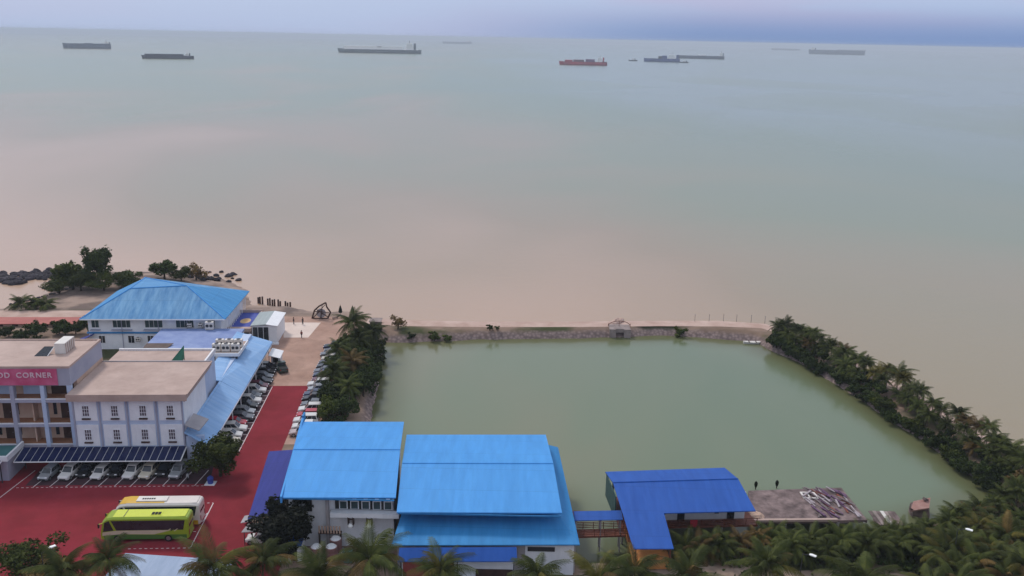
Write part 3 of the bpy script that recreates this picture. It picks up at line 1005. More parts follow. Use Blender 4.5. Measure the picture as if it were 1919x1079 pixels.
# terrace with emblem, glazed kiosk, small white annexe
t, o_ = uvthing('roof_terrace', 'bright blue roof terrace with orange oval emblem beside the hotel', 'terrace', -46.7, 196)
MB(o_).box(-49.2, -44.4, 190.2, 202.6, 0, 3.0).build('wall', M_conc, t)
fl = MB(o_).box(-49.1, -44.5, 191.2, 202.4, 3.0, 3.08).build('floor', M_blue_paint, t)
mb = MB(o_)
n = 20
mb.add([(-46.7 + 1.15 * math.cos(2 * math.pi * i / n), 196.2 + 1.9 * math.sin(2 * math.pi * i / n), 3.09) for i in range(n)], [tuple(range(n))])
mb.build('emblem', M_logo, fl)
MB(o_).box(-49.3, -44.2, 189.9, 191.2, 2.6, 3.3).build('front_coping', M_conc, t)
MB(o_).box(-49.3, -44.2, 202.4, 202.7, 2.9, 3.7).box(-44.5, -44.2, 191.2, 202.4, 2.9, 3.5).build('parapet', M_conc, t)
MB(o_).box(-48.9, -47.0, 190.12, 190.2, 0.4, 2.3).box(-46.7, -44.7, 190.12, 190.2, 0.4, 2.3).build('window', M_glass, t)
t, o_ = uvthing('glazed_kiosk', 'white kiosk with grey-green ribbed roof and dark glazed front', 'kiosk', -41.2, 194)
MB(o_).box(-43.9, -38.6, 189.6, 198.8, 0, 4.1).build('wall', M_trim, t)
MB(o_).slab([(-44.1, 189.2, 4.2), (-40.8, 189.2, 4.5), (-40.8, 199.2, 4.5), (-44.1, 199.2, 4.2)], 0.12).build('roof', M_greyroof, t)
MB(o_).slab([(-40.8, 189.2, 4.5), (-38.3, 189.2, 4.1), (-38.3, 199.2, 4.1), (-40.8, 199.2, 4.5)], 0.12).build('roof', M_trim, t)
for k in range(3):
    MB(o_).box(-43.7 + 1.15 * k, -42.7 + 1.15 * k, 189.52, 189.6, 0.3, 3.7).build('glass_panel', M_glass, t)
MB(o_).box(-44.2, -38.2, 188.6, 189.3, 0.0, 0.35).build('step', M_trim, t)
t, o_ = uvthing('white_booth', 'small white booth with tilted white awning at the far end of the arcade', 'booth', -36.2, 176)
MB(o_).box(-37.1, -35.3, 175.2, 177.6, 0, 2.4).build('wall', M_trim, t)
MB(o_).slab([(-37.3, 173.8, 2.9), (-35.0, 173.8, 2.3), (-35.0, 177.8, 2.5), (-37.3, 177.8, 3.1)], 0.1).build('awning', M_trim, t)
MB(o_).box(-36.7, -35.7, 175.12, 175.2, 0.9, 1.9).build('hatch', M_dark, t)

# the low red-roofed range and garden at the far left
t, o_ = uvthing('garden_range', 'long low shelter with faded red roof behind the garden at left', 'shelter', -95, 203.2)
MB(o_).box(-125, -83.4, 201.6, 204.8, 0, 0.75).build('wall', M_peach, t)
MB(o_).slab([(-126, 201.0, 0.8), (-83, 201.0, 0.8), (-83, 205.4, 1.05), (-126, 205.4, 1.05)], 0.12).build('roof', M_red_roof, t)
for k in range(12):
    MB(o_).box(-123 + 3.3 * k, -121.7 + 3.3 * k, 201.52, 201.6, 0.05, 0.65).build('opening', M_wood_dk, t)

# ------------------------------------------------------------------ the blue halls by the pond (world coordinates)
def wthing(name, label, cat, x, y, z=0.0, group=None):
    return thing(name, label, cat, (x, y, z), 0.0, group), (x, y, z)


def lerp(a, b, t):
    return tuple(a[i] + (b[i] - a[i]) * t for i in range(3))


def gable(root, off, F1, F2, B2, B1, rise, m, t=0.16, back=0.5):
    """roof of two slopes; ridge runs from the left to the right edge"""
    R1, R2 = lerp(F1, B1, back), lerp(F2, B2, back)
    R1, R2 = (R1[0], R1[1], R1[2] + rise), (R2[0], R2[1], R2[2] + rise)
    a = MB(off).slab([F1, F2, R2, R1], t).build('roof_slope', m, root)
    MB(off).slab([R1, R2, B2, B1], t).build('roof_slope', m, root)
    MB(off).tube(lerp(R1, R2, 0.002), lerp(R1, R2, 0.998), 0.12, n=6).build('ridge_cap', m, a)
    return R1, R2, a


ha, hao = wthing('great_hall', 'tall hall with light blue gabled roof nearest the red road', 'building', -22.5, 116)
F1, F2, B2, B1 = (-28.7, 104.2, 8.0), (-14.35, 104.8, 8.0), (-16.15, 128.5, 8.0), (-31.5, 127.8, 8.0)
gable(ha, hao, F1, F2, B2, B1, 1.0, M_sky_blue)
MB(hao).slab([(-28.4, 105.9, 7.8), (-14.9, 106.5, 7.8), (-16.6, 127.8, 7.8), (-31.0, 127.2, 7.8)], 7.8).build('wall', M_wall, ha)
fa = MB(hao).slab([(-28.95, 103.9, 8.3), (-28.7, 103.9, 8.3), (-31.5, 128.6, 8.3), (-31.8, 128.6, 8.3)], 0.9).build('gable_fascia', M_sky_blue, ha)
MB(hao).slab([(-31.8, 128.6, 8.6), (-31.5, 128.6, 8.6), (-31.85, 131.2, 8.1), (-32.1, 131.2, 8.1)], 1.1).build('fascia_end', M_mid_blue, fa)
MB(hao).box(-28.6, -14.5, 104.35, 104.5, 7.68, 7.84).build('gutter', M_mid_blue, ha)
MB(hao).box(-22.4, -15.0, 105.95, 106.1, 5.6, 7.7).build('window_band', M_dark, ha)
for k in range(5):
    x = -21.3 + 1.45 * k
    f_ = MB(hao).box(x - 0.55, x + 0.55, 105.80, 105.94, 5.66, 6.85).build('window', M_wall, ha)
    MB(hao).box(x - 0.43, x + 0.43, 105.77, 105.8, 5.74, 6.75).build('pane', M_glass_teal, f_)
    MB(hao).box(x - 0.25, x + 0.25, 105.82, 105.94, 7.0, 7.4).build('vent', M_wall, ha)
MB(hao).box(-22.9, -14.0, 104.9, 105.9, 4.9, 5.5).build('balcony_ledge', M_wall, ha)
MB(hao).box(-26.2, -25.4, 105.8, 105.95, 5.2, 7.0).build('door', M_dark, ha)
for x in (-27.6, -23.4):
    MB(hao).box(x - 0.2, x + 0.2, 105.6, 106, 0, 7.7).build('pilaster', M_conc_grey, ha)
for k, x in enumerate((-20.3, -17.9)):
    t, o_ = wthing('wall_light', ['white globe wall lamp on a bracket, left of the pair', 'white globe wall lamp on a bracket, right of the pair'][k] + ' on the hall front', 'lamp', x, 105.2, 3.6)
    MB(o_).box(x - 0.35, x - 0.28, 104.9, 106.0, 3.5, 5.0).box(x + 0.28, x + 0.35, 104.9, 106.0, 3.5, 5.0).box(x - 0.35, x + 0.35, 104.9, 105.0, 4.6, 4.7).build('bracket', M_wood_dk, t)
    MB(o_).tube((x, 105.0, 3.5), (x, 105.0, 3.75), 0.3, 0.38, n=12).tube((x, 105.0, 3.75), (x, 105.0, 4.0), 0.38, 0.18, n=12).build('globe', M_lampw, t)

hb, hbo = wthing('long_hall', 'wide hall with light blue gabled roof and blue skirt roof at the pond corner', 'building', -3.8, 113)
F1, F2, B2, B1 = (-13.95, 102.5, 7.2), (6.9, 103.2, 7.2), (5.55, 126.6, 7.2), (-15.4, 125.6, 7.2)
gable(hb, hbo, F1, F2, B2, B1, 1.0, M_sky_blue)
MB(hbo).slab([(-13.6, 105.2, 7.0), (6.3, 106.0, 7.0), (5.2, 125.6, 7.0), (-14.9, 124.8, 7.0)], 7.0).build('wall', mat('navy_eave_shade', (0.018, 0.035, 0.11), 0.7), hb)  # shadow below the eaves is put into this dark blue wall colour
MB(hbo).box(-13.8, 6.75, 102.62, 102.75, 6.85, 7.02).build('gutter', M_mid_blue, hb)
sk = MB(hbo).slab([(-14.2, 99.1, 4.6), (9.05, 100.1, 4.6), (6.35, 105.9, 5.7), (-13.6, 105.1, 5.7)], 0.14).build('skirt_roof', M_mid_blue, hb)
MB(hbo).slab([(9.05, 100.1, 4.6), (7.55, 127.8, 4.6), (5.3, 126.6, 5.7), (6.35, 105.9, 5.7)], 0.14).build('skirt_roof', M_mid_blue, hb)
MB(hbo).slab([(-13.6, 100.0, 4.3), (8.6, 101.0, 4.3), (7.2, 126.8, 4.3), (-13.9, 124.6, 4.3)], 5.8).build('lower_wall', M_conc_grey, hb)
cw = MB(hbo).box(2.3, 8.4, 100.55, 100.7, 0.0, 4.25).build('cladding', M_wall, hb)
mb = MB(hbo)
for k in range(24):
    mb.box(2.4 + 0.25 * k, 2.48 + 0.25 * k, 100.5, 100.55, 0.05, 4.1)
mb.build('corrugation', M_wall, cw)
MB(hbo).box(2.6, 6.0, 100.45, 100.5, 3.3, 3.9).build('vent_strip', M_steel_dk, hb)
aw = MB(hbo).slab([(-13.2, 97.4, 3.4), (1.3, 98.0, 3.4), (1.2, 99.6, 4.4), (-13.2, 98.9, 4.4)], 0.1).build('awning', M_royal, hb)
MB(hbo).box(-12.9, 1.0, 99.0, 99.15, 0, 3.4).build('front_wall', M_wall, hb)
MB(hbo).box(-12.8, -6.5, 98.92, 98.99, 0.1, 3.0).build('shutter', M_red_roof, hb)
MB(hbo).box(-3.8, 0.8, 98.9, 98.99, 0.2, 1.6).build('shutter', M_wood_dk, hb)
for x in (-12.9, -6, 0.9):
    MB(hbo).tube((x, 97.8, 0), (x, 97.8, 3.5), 0.07).build('post', M_steel_dk, hb)

le, lo_ = wthing('car_port', 'open car port with violet-blue sheet roof beside the great hall', 'car port', -32.6, 115.5)
MB(lo_).slab([(-33.8, 105.7, 4.0), (-29.35, 106.4, 4.7), (-32.1, 124.3, 5.0), (-36.1, 125.0, 4.3)], 0.12).build('roof', M_violet, le)
for x, y in ((-33.5, 106.2), (-34.3, 112.3), (-35.0, 118.4), (-35.7, 124.4)):
    MB(lo_).tube((x, y, 0), (x, y, 4.1), 0.09).build('post', M_steel_dk, le)
MB(lo_).slab([(-34.6, 105.2, 3.7), (-33.6, 105.2, 3.9), (-33.6, 107.0, 3.9), (-34.6, 107.0, 3.7)], 0.08).build('gutter_box', M_conc_grey, le)
MB(lo_).slab([(-34.0, 103.4, 3.4), (-31.2, 103.6, 3.5), (-30.8, 105.2, 3.8), (-33.6, 105.1, 3.7)], 0.08).build('front_awning', M_conc_grey, le)
for x, y in ((-33.7, 103.6), (-31.4, 103.8)):
    MB(lo_).tube((x, y, 0), (x, y, 3.4), 0.06).build('post', M_steel_dk, le)

# service yard in front of the great hall
for k, (x, y, lab) in enumerate(((-24.3, 102.6, 'brown-red drum water tank with pale lid, left of the front pair'), (-22.4, 102.7, 'brown-red drum water tank with pale lid, right of the front pair'),
                                 (-22.2, 104.6, 'brown-red drum water tank with pale lid behind the front pair'))):
    t, o_ = wthing('water_tank', lab, 'tank', x, y, 0, 'water tanks in the service yard')
    mb = MB(o_)
    rings = []
    m_tank = mat('tank_plastic', (0.20, 0.09, 0.085), 0.5, col2=(0.28, 0.15, 0.14), scale=1)
    for z, r in ((0.25, 0.72), (0.3, 0.78), (0.7, 0.78), (0.75, 0.74), (0.85, 0.74), (0.9, 0.78), (1.3, 0.78), (1.35, 0.74), (1.45, 0.74), (1.5, 0.78), (2.0, 0.78), (2.05, 0.70)):
        rings.append([(x + r * math.cos(2 * math.pi * i / 16), y + r * math.sin(2 * math.pi * i / 16), z) for i in range(16)])
    mb.loft(rings)
    mb.build('drum', m_tank, t, smooth=False)
    MB(o_).tube((x, y, 2.05), (x, y, 2.25), 0.68, 0.45, n=16).build('lid', M_trim, t)
    MB(o_).box(x - 0.85, x + 0.85, y - 0.85, y + 0.85, 0, 0.25).build('plinth', M_conc_grey, t)
t, o_ = wthing('yard_shed', 'small white shed with blue sloping roof in the service yard', 'shed', -27.0, 103.4)
MB(o_).box(-27.9, -26.2, 102.3, 104.4, 0, 2.3).build('wall', M_wall, t)
MB(o_).slab([(-28.0, 102.1, 2.35), (-26.1, 102.1, 2.35), (-26.0, 104.8, 3.1), (-27.9, 104.8, 3.1)], 0.1).build('roof', M_royal, t)
MB(o_).box(-27.5, -26.7, 102.25, 102.3, 0.05, 1.9).build('door', M_dark, t)
t, o_ = wthing('storage_drum', 'pale blue plastic drum standing beside the yard shed', 'drum', -29.0, 102.6)
MB(o_).tube((-29.0, 102.6, 0), (-29.0, 102.6, 1.5), 0.5, 0.46, n=12).build('body', M_wall_blue, t)
MB(o_).tube((-29.0, 102.6, 1.5), (-29.0, 102.6, 1.6), 0.5, 0.5, n=12).build('rim', M_blue_paint, t)
t, o_ = wthing('pallet_rack', 'dark rack with pale slats above the brown water tanks', 'rack', -23.2, 106.0)
MB(o_).box(-24.6, -21.6, 105.2, 105.85, 2.3, 2.45).build('shelf', M_wood_dk, t)
for k in range(8):
    MB(o_).box(-24.5 + 0.38 * k, -24.32 + 0.38 * k, 105.1, 105.2, 2.45, 3.5).build('slat', M_peach, t)
for x in (-24.5, -21.7):
    MB(o_).box(x - 0.06, x + 0.06, 105.3, 105.8, 0, 2.3).build('post', M_wood_dk, t)
for k, (x, y, lab) in enumerate(((-20.2, 102.4, 'teal wheeled waste bin beside the brown water tanks'), (-16.0, 103.6, 'dark green wheeled waste bin near the hall corner'))):
    t, o_ = wthing('waste_bin', lab, 'bin', x, y)
    MB(o_).loft([[(x - 0.5, y - 0.4, 0.15), (x + 0.5, y - 0.4, 0.15), (x + 0.5, y + 0.4, 0.15), (x - 0.5, y + 0.4, 0.15)],
                 [(x - 0.65, y - 0.5, 1.3), (x + 0.65, y - 0.5, 1.3), (x + 0.65, y + 0.5, 1.3), (x - 0.65, y + 0.5, 1.3)]]).build('body', M_green if k else M_teal, t)
    MB(o_).slab([(x - 0.7, y - 0.55, 1.34), (x + 0.7, y - 0.55, 1.34), (x + 0.7, y + 0.55, 1.5), (x - 0.7, y + 0.55, 1.5)], 0.06).build('lid', M_green if k else M_teal, t)
    for a in (-0.45, 0.45):
        MB(o_).tube((x + a - 0.05, y + 0.3, 0.12), (x + a + 0.05, y + 0.3, 0.12), 0.12, n=10).build('wheel', M_tyre, t)
# shore house whose pale roof shows at the bottom edge
t, o_ = wthing('shore_house', 'house with pale grey-blue sheet roof at the bottom edge between palms', 'building', -41, 93.5)
MB(o_).box(-46.0, -34.2, 88.6, 98.0, 0, 2.7).build('wall', M_wall, t)
MB(o_).slab([(-47.2, 87.4, 3.6), (-33.4, 87.0, 3.6), (-33.2, 97.6, 3.0), (-46.9, 98.7, 3.0)], 0.14).build('roof', roof_mat('pale_grey_blue_sheet', (0.30, 0.38, 0.52), (0.38, 0.46, 0.60)), t)
MB(o_).box(-41, -40, 97.98, 98.06, 0.05, 2.1).build('door', M_wood_dk, t)

# ------------------------------------------------------------------ pavilion over the water
pv, po = wthing('pond_pavilion', 'stilted pavilion with royal blue L-shaped roof standing over the pond', 'building', 24, 114)
gable(pv, po, (15.3, 108.0, 4.5), (33.3, 109.6, 4.5), (31.9, 122.2, 4.5), (14.1, 120.1, 4.5), 1.05, M_royal, 0.14, back=0.56)
MB(po).slab([(15.9, 101.2, 3.5), (21.0, 101.4, 3.5), (20.8, 108.45, 4.52), (15.3, 107.95, 4.52)], 0.12).build('porch_roof', M_royal, pv)
dk = MB(po).slab([(15.3, 110.6, 0.95), (34.6, 112.2, 0.95), (33.2, 121.2, 0.95), (14.8, 119.2, 0.95)], 0.3).build('deck', M_rail, pv)
MB(po).slab([(16.6, 112.2, 4.2), (33.0, 113.6, 4.2), (31.2, 120.4, 4.3), (16.4, 118.8, 4.3)], 3.34).build('wall', M_wall, pv)
for x, w in ((21.5, 0.6), (24.0, 1.0), (29.0, 0.6), (31.0, 1.0)):
    yy = 112.2 + (x - 16.6) * 0.0855
    MB(po).box(x - w / 2, x + w / 2, yy - 0.12, yy + 0.1, 0.97 if w > 0.8 else 2.0, 3.0).build('door' if w > 0.8 else 'window', M_glass, pv)
mb = MB(po)
for k in range(9):
    x = 22.0 + 1.55 * k
    y = 111.15 + (x - 22) * 0.083
    mb.tube((x, y, 0.95), (x, y, 1.95), 0.05)
for z in (1.25, 1.55, 1.9):
    mb.tube((21.6, 111.12, z), (34.5, 112.2, z), 0.05)
mb.build('railing', M_rail, dk)
for x, y in ((15.8, 111), (20.5, 111.3), (25, 111.7), (29.6, 112.1), (34.2, 112.6), (33, 120.8), (27.5, 120.2), (21.5, 119.6), (15.2, 118.8)):
    MB(po).tube((x, y, -3.2), (x, y, 4.45 if y > 118 and x < 32 else 0.7), 0.16).build('stilt', M_conc_grey, pv)
MB(po).slab([(14.2, 119.6, 4.3), (14.35, 119.6, 4.3), (15.0, 113.0, 4.3), (14.85, 113.0, 4.3)], 3.3).build('side_screen', mat('dull_green_screen', (0.05, 0.11, 0.11), 0.6), pv)
ph_ = MB(po).slab([(16.3, 102.0, 0.42), (21.1, 102.2, 0.42), (20.9, 110.6, 0.95), (15.9, 110.4, 0.95)], 0.35).build('porch_floor', M_orange, pv)
for x, y in ((16.3, 101.7), (20.7, 101.9), (16.0, 106.0), (20.8, 106.2)):
    MB(po).tube((x, y, -1.5), (x, y, 3.55 if y < 103 else 4.1), 0.08).build('post', M_rail, pv)
mb = MB(po)
for k in range(6):
    y = 102.2 + 1.6 * k
    mb.tube((16.35 - 0.05 * k, y, 0.45 + 0.1 * k), (16.35 - 0.05 * k, y, 1.4 + 0.1 * k), 0.045)
    mb.tube((21.0 - 0.02 * k, y, 0.45 + 0.1 * k), (21.0 - 0.02 * k, y, 1.4 + 0.1 * k), 0.045)
for z in (0.7, 1.3):
    mb.tube((16.35, 102.2, 0.1 + z), (16.0, 110.3, 0.55 + z), 0.045)
    mb.tube((21.0, 102.2, 0.1 + z), (20.9, 110.3, 0.55 + z), 0.045)
mb.build('railing', M_rail, ph_)
t, o_ = wthing('red_banner', 'bright red cloth hung over the pavilion railing', 'cloth', 25.4, 111.3, 1.2)
MB(o_).slab([(25.0, 111.22, 1.0), (26.0, 111.3, 1.0), (26.0, 111.3, 2.02), (25.0, 111.22, 2.02)], 0.06, (0, -1, 0)).build('cloth', mat('red_cloth', (0.45, 0.02, 0.04), 0.8), t)

wk, wo_ = wthing('covered_walkway', 'covered footbridge with blue roof linking the long hall to the pavilion', 'footbridge', 12.7, 109)
MB(wo_).slab([(8.9, 108.0, 3.4), (15.4, 108.5, 3.4), (15.4, 110.6, 3.6), (8.9, 110.1, 3.6)], 0.1).build('roof', M_royal, wk)
d_ = MB(wo_).slab([(8.6, 108.2, 0.85), (16.2, 108.9, 0.85), (16.2, 110.7, 0.85), (8.6, 110.0, 0.85)], 0.25).build('deck', M_rail, wk)
for y0 in (108.25, 110.1):
    mb = MB(wo_)
    for k in range(6):
        x = 8.9 + 1.4 * k
        mb.tube((x, y0 + (x - 8.6) * 0.09, 0.85), (x, y0 + (x - 8.6) * 0.09, 1.85), 0.05)
    for z in (1.1, 1.35, 1.6, 1.85):
        mb.tube((8.6, y0, z), (16.2, y0 + 0.68, z), 0.05)
    mb.build('railing', M_rail, d_)
for x, y in ((9.2, 108.4), (12.5, 108.7), (15.2, 109.0), (9.2, 109.9), (12.5, 110.2), (15.2, 110.4)):
    MB(wo_).tube((x, y, -3.2), (x, y, 3.4), 0.09).build('post', M_conc_grey, wk)
t, o_ = wthing('floating_raft', 'small brown wooden raft afloat between hall and pavilion', 'raft', 10.9, 118.6, POND_Z)
for k in range(5):
    MB(o_).box(9.3, 12.6, 118.0 + 0.3 * k, 118.26 + 0.3 * k, POND_Z - 0.1, POND_Z + 0.22).build('plank', M_rail, t)

# ------------------------------------------------------------------ derelict platform
pl, plo = wthing('derelict_platform', 'derelict brown concrete platform on piles beside the pavilion', 'platform', 43, 119.5)
M_old = mat('stained_slab', (0.11, 0.080, 0.078), 0.9, col2=(0.29, 0.215, 0.205), scale=0.55, bump=0.04, bscale=2, stain=0.35, sscale=0.8)
P = [(34.2, 114.2), (50.9, 115.2), (50.5, 124.8), (36.0, 123.2)]
MB(plo).slab([(x, y, 0.3) for x, y in P], 0.45).build('slab', M_old, pl)
for i in range(5):
    for j in range(3):
        x, y = 35.6 + 3.7 * i, 115 + 4.2 * j
        MB(plo).tube((x, y, -4), (x, y, 0.0), 0.2).build('pile', M_conc_grey, pl)
MB(plo).slab([(34.4, 113.9, 0.62), (46.5, 114.6, 0.62), (46.5, 115.0, 0.62), (34.4, 114.4, 0.62)], 0.34).build('edge_beam', M_conc, pl)
rng = random.Random(11)
PM = [mat('plank_white', (0.36, 0.31, 0.33), 0.8, var=0.25), mat('plank_purple', (0.13, 0.07, 0.13), 0.8, var=0.3), mat('plank_rust', (0.20, 0.065, 0.045), 0.8, var=0.3), mat('plank_grey', (0.16, 0.13, 0.13), 0.8, var=0.3)]
PN = ['pale', 'purple', 'rust red', 'grey']
for k in range(58):
    x = rng.uniform(44.0, 50.2)
    y = rng.uniform(116.2, 123.6)
    ci = rng.choice([0, 0, 1, 1, 2, 3, 3])
    o = MB().rbox((0, 0, 0), (rng.uniform(1.4, 3.6), rng.uniform(0.12, 0.34), 0.08)).build('plank', PM[ci])
    o.location = (x, y, 0.35 + 0.006 * k)
    o.rotation_euler = (0, rng.uniform(-0.03, 0.03), R(112) + rng.gauss(0, 0.28))
    tag(o, '%s loose plank in the timber heap on the derelict platform' % PN[ci], 'plank', 'loose planks on the derelict platform')
t, o_ = wthing('window_frame', 'white timber frame lying on the far edge of the derelict platform', 'frame', 44.6, 121.8, 0.4)
for a in ((43.6, 45.8, 120.9, 121.15), (43.6, 45.8, 122.6, 122.85), (43.6, 43.85, 121.15, 122.6), (45.5, 45.8, 121.15, 122.6), (44.5, 44.7, 121.15, 122.6)):
    MB(o_).box(a[0], a[1], a[2], a[3], 0.35, 0.5).build('rail', M_white_box, t)
# tan tarpaulin heap
def mound(name, label, cat, x, y, z, sx, sy, sz, m, seed, group=None, n=10, k=6, jit=0.14):
    rr = random.Random(seed)
    mb = MB()
    rings = []
    for j in range(k):
        a = (j / (k - 1)) * math.pi / 2
        rings.append([(sx * math.cos(a) * math.cos(2 * math.pi * i / n) * (1 + rr.uniform(-jit, jit)) + 0.001 * i, sy * math.cos(a) * math.sin(2 * math.pi * i / n) * (1 + rr.uniform(-jit, jit)),
                       sz * math.sin(a) * (1 + rr.uniform(-jit, jit))) for i in range(n)])
    mb.loft(rings)
    o = mb.build(name, m)
    o.location = (x, y, z)
    o.rotation_euler = (0, 0, rr.uniform(0, 6))
    return tag(o, label, cat, group)


mound('tarpaulin_heap', 'tan tarpaulin heap at the corner of the pavilion and platform', 'tarpaulin', 35.0, 115.4, 0.3, 1.5, 1.1, 0.8, M_peach, 3)
t, o_ = wthing('tin_shed', 'low tin shed with grey corrugated roof at the pond edge', 'shed', 54.6, 117.6, -1.5)
MB(o_).box(53.2, 56.2, 116.4, 118.6, -2.5, -0.9).build('wall', M_stone, t)
for k in range(7):
    MB(o_).slab([(52.8 + 0.56 * k, 115.9, -0.85 + 0.06 * (k % 2)), (53.3 + 0.56 * k, 115.9, -0.85 + 0.06 * (k % 2)), (53.0 + 0.56 * k, 119.0, -0.35 + 0.05 * (k % 2)), (52.5 + 0.56 * k, 119.0, -0.35 + 0.05 * (k % 2))], 0.05).build(
        'roof_sheet', [M_old, M_stone, M_old, M_white_box, M_stone, M_old, M_old][k], t)
MB(o_).box(54.0, 54.8, 116.3, 116.4, -1.9, -1.0).build('door', M_dark, t)
t, o_ = wthing('ruined_pump_house', 'broken pinkish concrete pump house standing in the pond margin', 'ruin', 61.2, 121.0, -2)
MB(o_).loft([[(59.6, 119.8, -3), (62.3, 119.8, -3), (62.3, 121.8, -3), (59.6, 121.8, -3)], [(59.3, 119.7, -0.7), (61.6, 119.9, -0.3), (62.5, 121.9, 0.2), (59.8, 121.8, -0.4)]]).build('wall', M_old, t)
MB(o_).slab([(58.8, 119.4, -0.4), (61.6, 119.6, 0.0), (62.8, 122.0, 0.4), (60.2, 121.7, -0.1)], 0.2).build('broken_roof', mat('broken_concrete', (0.26, 0.13, 0.11), 0.9, col2=(0.36, 0.22, 0.19), scale=1), t)
MB(o_).rbox((61.8, 121.4, 0.4), (0.7, 0.5, 0.4), 0.4, 0.5).build('rubble', M_old, t)
MB(o_).rbox((59.6, 119.9, -0.6), (2.0, 0.3, 0.2), 0.5, 0.5).build('fallen_beam', M_wood_dk, t)
for k, (x, y) in enumerate(((38.4, 127.6), (41.8, 128.1))):
    t, o_ = wthing('mooring_post', ['dark weed-covered post in the pond, left of two', 'dark weed-covered post in the pond, right of two'][k] + ' behind the platform', 'post', x, y, POND_Z)
    MB(o_).tube((x, y, -4), (x, y, -0.45), 0.09, 0.07).build('stake', M_wood_dk, t)
    MB(o_).loft([[(x + r * math.cos(2 * math.pi * i / 8), y + r * math.sin(2 * math.pi * i / 8), z) for i in range(8)] for z, r in ((-1.45, 0.1), (-1.25, 0.2), (-0.9, 0.28), (-0.65, 0.26), (-0.4, 0.1))]).build('weed_clump', M_leaf_bk, t)

# sluice, railing and moored punt on the causeway
t, o_ = wthing('sluice_gate', 'concrete sluice with dark culvert mouth and arched rail on the causeway', 'sluice', 25.3, 202.2, -2)
MB(o_).box(22.9, 24.4, 200.6, 204.6, -3.5, 0.25).build('wing_wall', M_stone, t)
MB(o_).box(26.3, 27.8, 200.6, 204.6, -3.5, 0.25).build('wing_wall', M_stone, t)
MB(o_).box(24.4, 26.3, 200.9, 204.6, -0.6, 0.3).build('lintel', M_stone, t)
MB(o_).box(24.4, 26.3, 202.4, 202.6, -3, -0.6).build('gate', M_dark, t)
mb = MB(o_)
prev = None
for k in range(9):
    a = math.pi * k / 8
    p = (25.35 - 2.6 * math.cos(a), 203.0, 0.3 + 1.3 * math.sin(a))
    if prev:
        mb.tube(prev, p, 0.08)
    prev = p
mb.tube((22.8, 203, 0.3), (22.8, 203, 1.0), 0.06).tube((27.9, 203, 0.3), (27.9, 203, 1.0), 0.06).tube((25.3, 203, 0.3), (25.3, 203, 1.6), 0.06)
mb.build('arched_rail', M_rail, t)
mound('stone_pile', 'pale heap of rubble on the causeway behind the sluice', 'rubble', 25.3, 207.0, -0.05, 3.0, 1.3, 0.9, M_path, 9)
POSTS = [(44.2, 208.9), (47.7, 209.2), (51.2, 209.4), (54.4, 209.5), (57.9, 209.4), (61.0, 208.6), (63.6, 206.8), (65.6, 203.2)]
for k, (x, y) in enumerate(POSTS):
    t, o_ = wthing('railing_post', 'thin dark post on the outer edge of the causeway bend, number %s from the left' % ['one', 'two', 'three', 'four', 'five', 'six', 'seven', 'eight'][k], 'post', x, y, 0, 'posts along the causeway bend')
    MB(o_).tube((x, y, -0.8), (x, y, 1.7), 0.045, 0.035).build('pole', M_steel_dk, t)
    MB(o_).tube((x, y, 1.66), (x, y, 1.78), 0.09, 0.04).build('cap', M_steel_dk, t)
t, o_ = wthing('moored_punt', 'small pale wooden punt moored at the causeway bend', 'boat', 55.6, 198.4, POND_Z)
hull = []
for s_ in (-1.0, -0.7, 0.0, 0.7, 1.0):
    w = 0.62 * (1 - abs(s_) ** 3 * 0.7)
    x = 55.6 + 2.1 * s_
    hull.append([(x, 198.4 - w * 0.7, POND_Z - 0.1), (x, 198.4 + w * 0.7, POND_Z - 0.1), (x, 198.4 + w, POND_Z + 0.42 + 0.12 * s_ * s_), (x, 198.4 - w, POND_Z + 0.42 + 0.12 * s_ * s_)])
MB(o_).loft(hull).build('hull', M_white_box, t)
for s_ in (-0.4, 0.4):
    MB(o_).box(55.6 + 2 * s_ - 0.12, 55.6 + 2 * s_ + 0.12, 197.85, 198.95, POND_Z + 0.44, POND_Z + 0.5).build('thwart', M_wood_dk, t)

# ------------------------------------------------------------------ plaza furniture and people
def closed_parasol(u, v, label, group):
    x, y = xy(u, v)
    t, o_ = wthing('folded_parasol', label, 'parasol', x, y, 0, group)
    MB(o_).tube((x, y, 0), (x, y, 2.75), 0.045).build('pole', M_wood_dk, t)
    MB(o_).loft([[(x + r * (1 + 0.25 * (i % 2)) * math.cos(2 * math.pi * i / 10), y + r * (1 + 0.25 * (i % 2)) * math.sin(2 * math.pi * i / 10), z) for i in range(10)] for z, r in ((0.75, 0.36), (0.9, 0.42), (1.6, 0.30), (2.2, 0.16), (2.5, 0.06))]).build('folded_canopy', M_leaf_bk, t)
    MB(o_).tube((x, y, 0), (x, y, 0.14), 0.35, n=12).build('base', M_conc_grey, t)


closed_parasol(-27.5, 210.2, 'dark folded parasol on the sea edge of the plaza, left of the pair', 'folded parasols')
closed_parasol(-24.6, 209.8, 'dark folded parasol on the sea edge of the plaza, right of the pair', 'folded parasols')
for k, (u, v, yaw) in enumerate(((-28.2, 207.6, 0.6), (-24.9, 206.2, 1.2), (-25.1, 207.8, 1.3))):
    x, y = xy(u, v)
    t = thing('sun_lounger', ['dark sun lounger below the left folded parasol', 'nearest dark sun lounger below the right folded parasol', 'farther dark sun lounger below the right folded parasol'][k], 'sun lounger', (x, y, 0), yaw)
    MB().box(-0.95, 0.25, -0.33, 0.33, 0.28, 0.36).build('seat', M_wood_dk, t)
    MB().rbox((0.6, 0, 0.62), (0.85, 0.66, 0.08), 0, -0.75).build('backrest', M_wood_dk, t)
    for a, b in ((-0.85, -0.28), (-0.85, 0.28), (0.2, -0.28), (0.2, 0.28)):
        MB().box(a - 0.03, a + 0.03, b - 0.03, b + 0.03, 0, 0.28).build('leg', M_steel_dk, t)
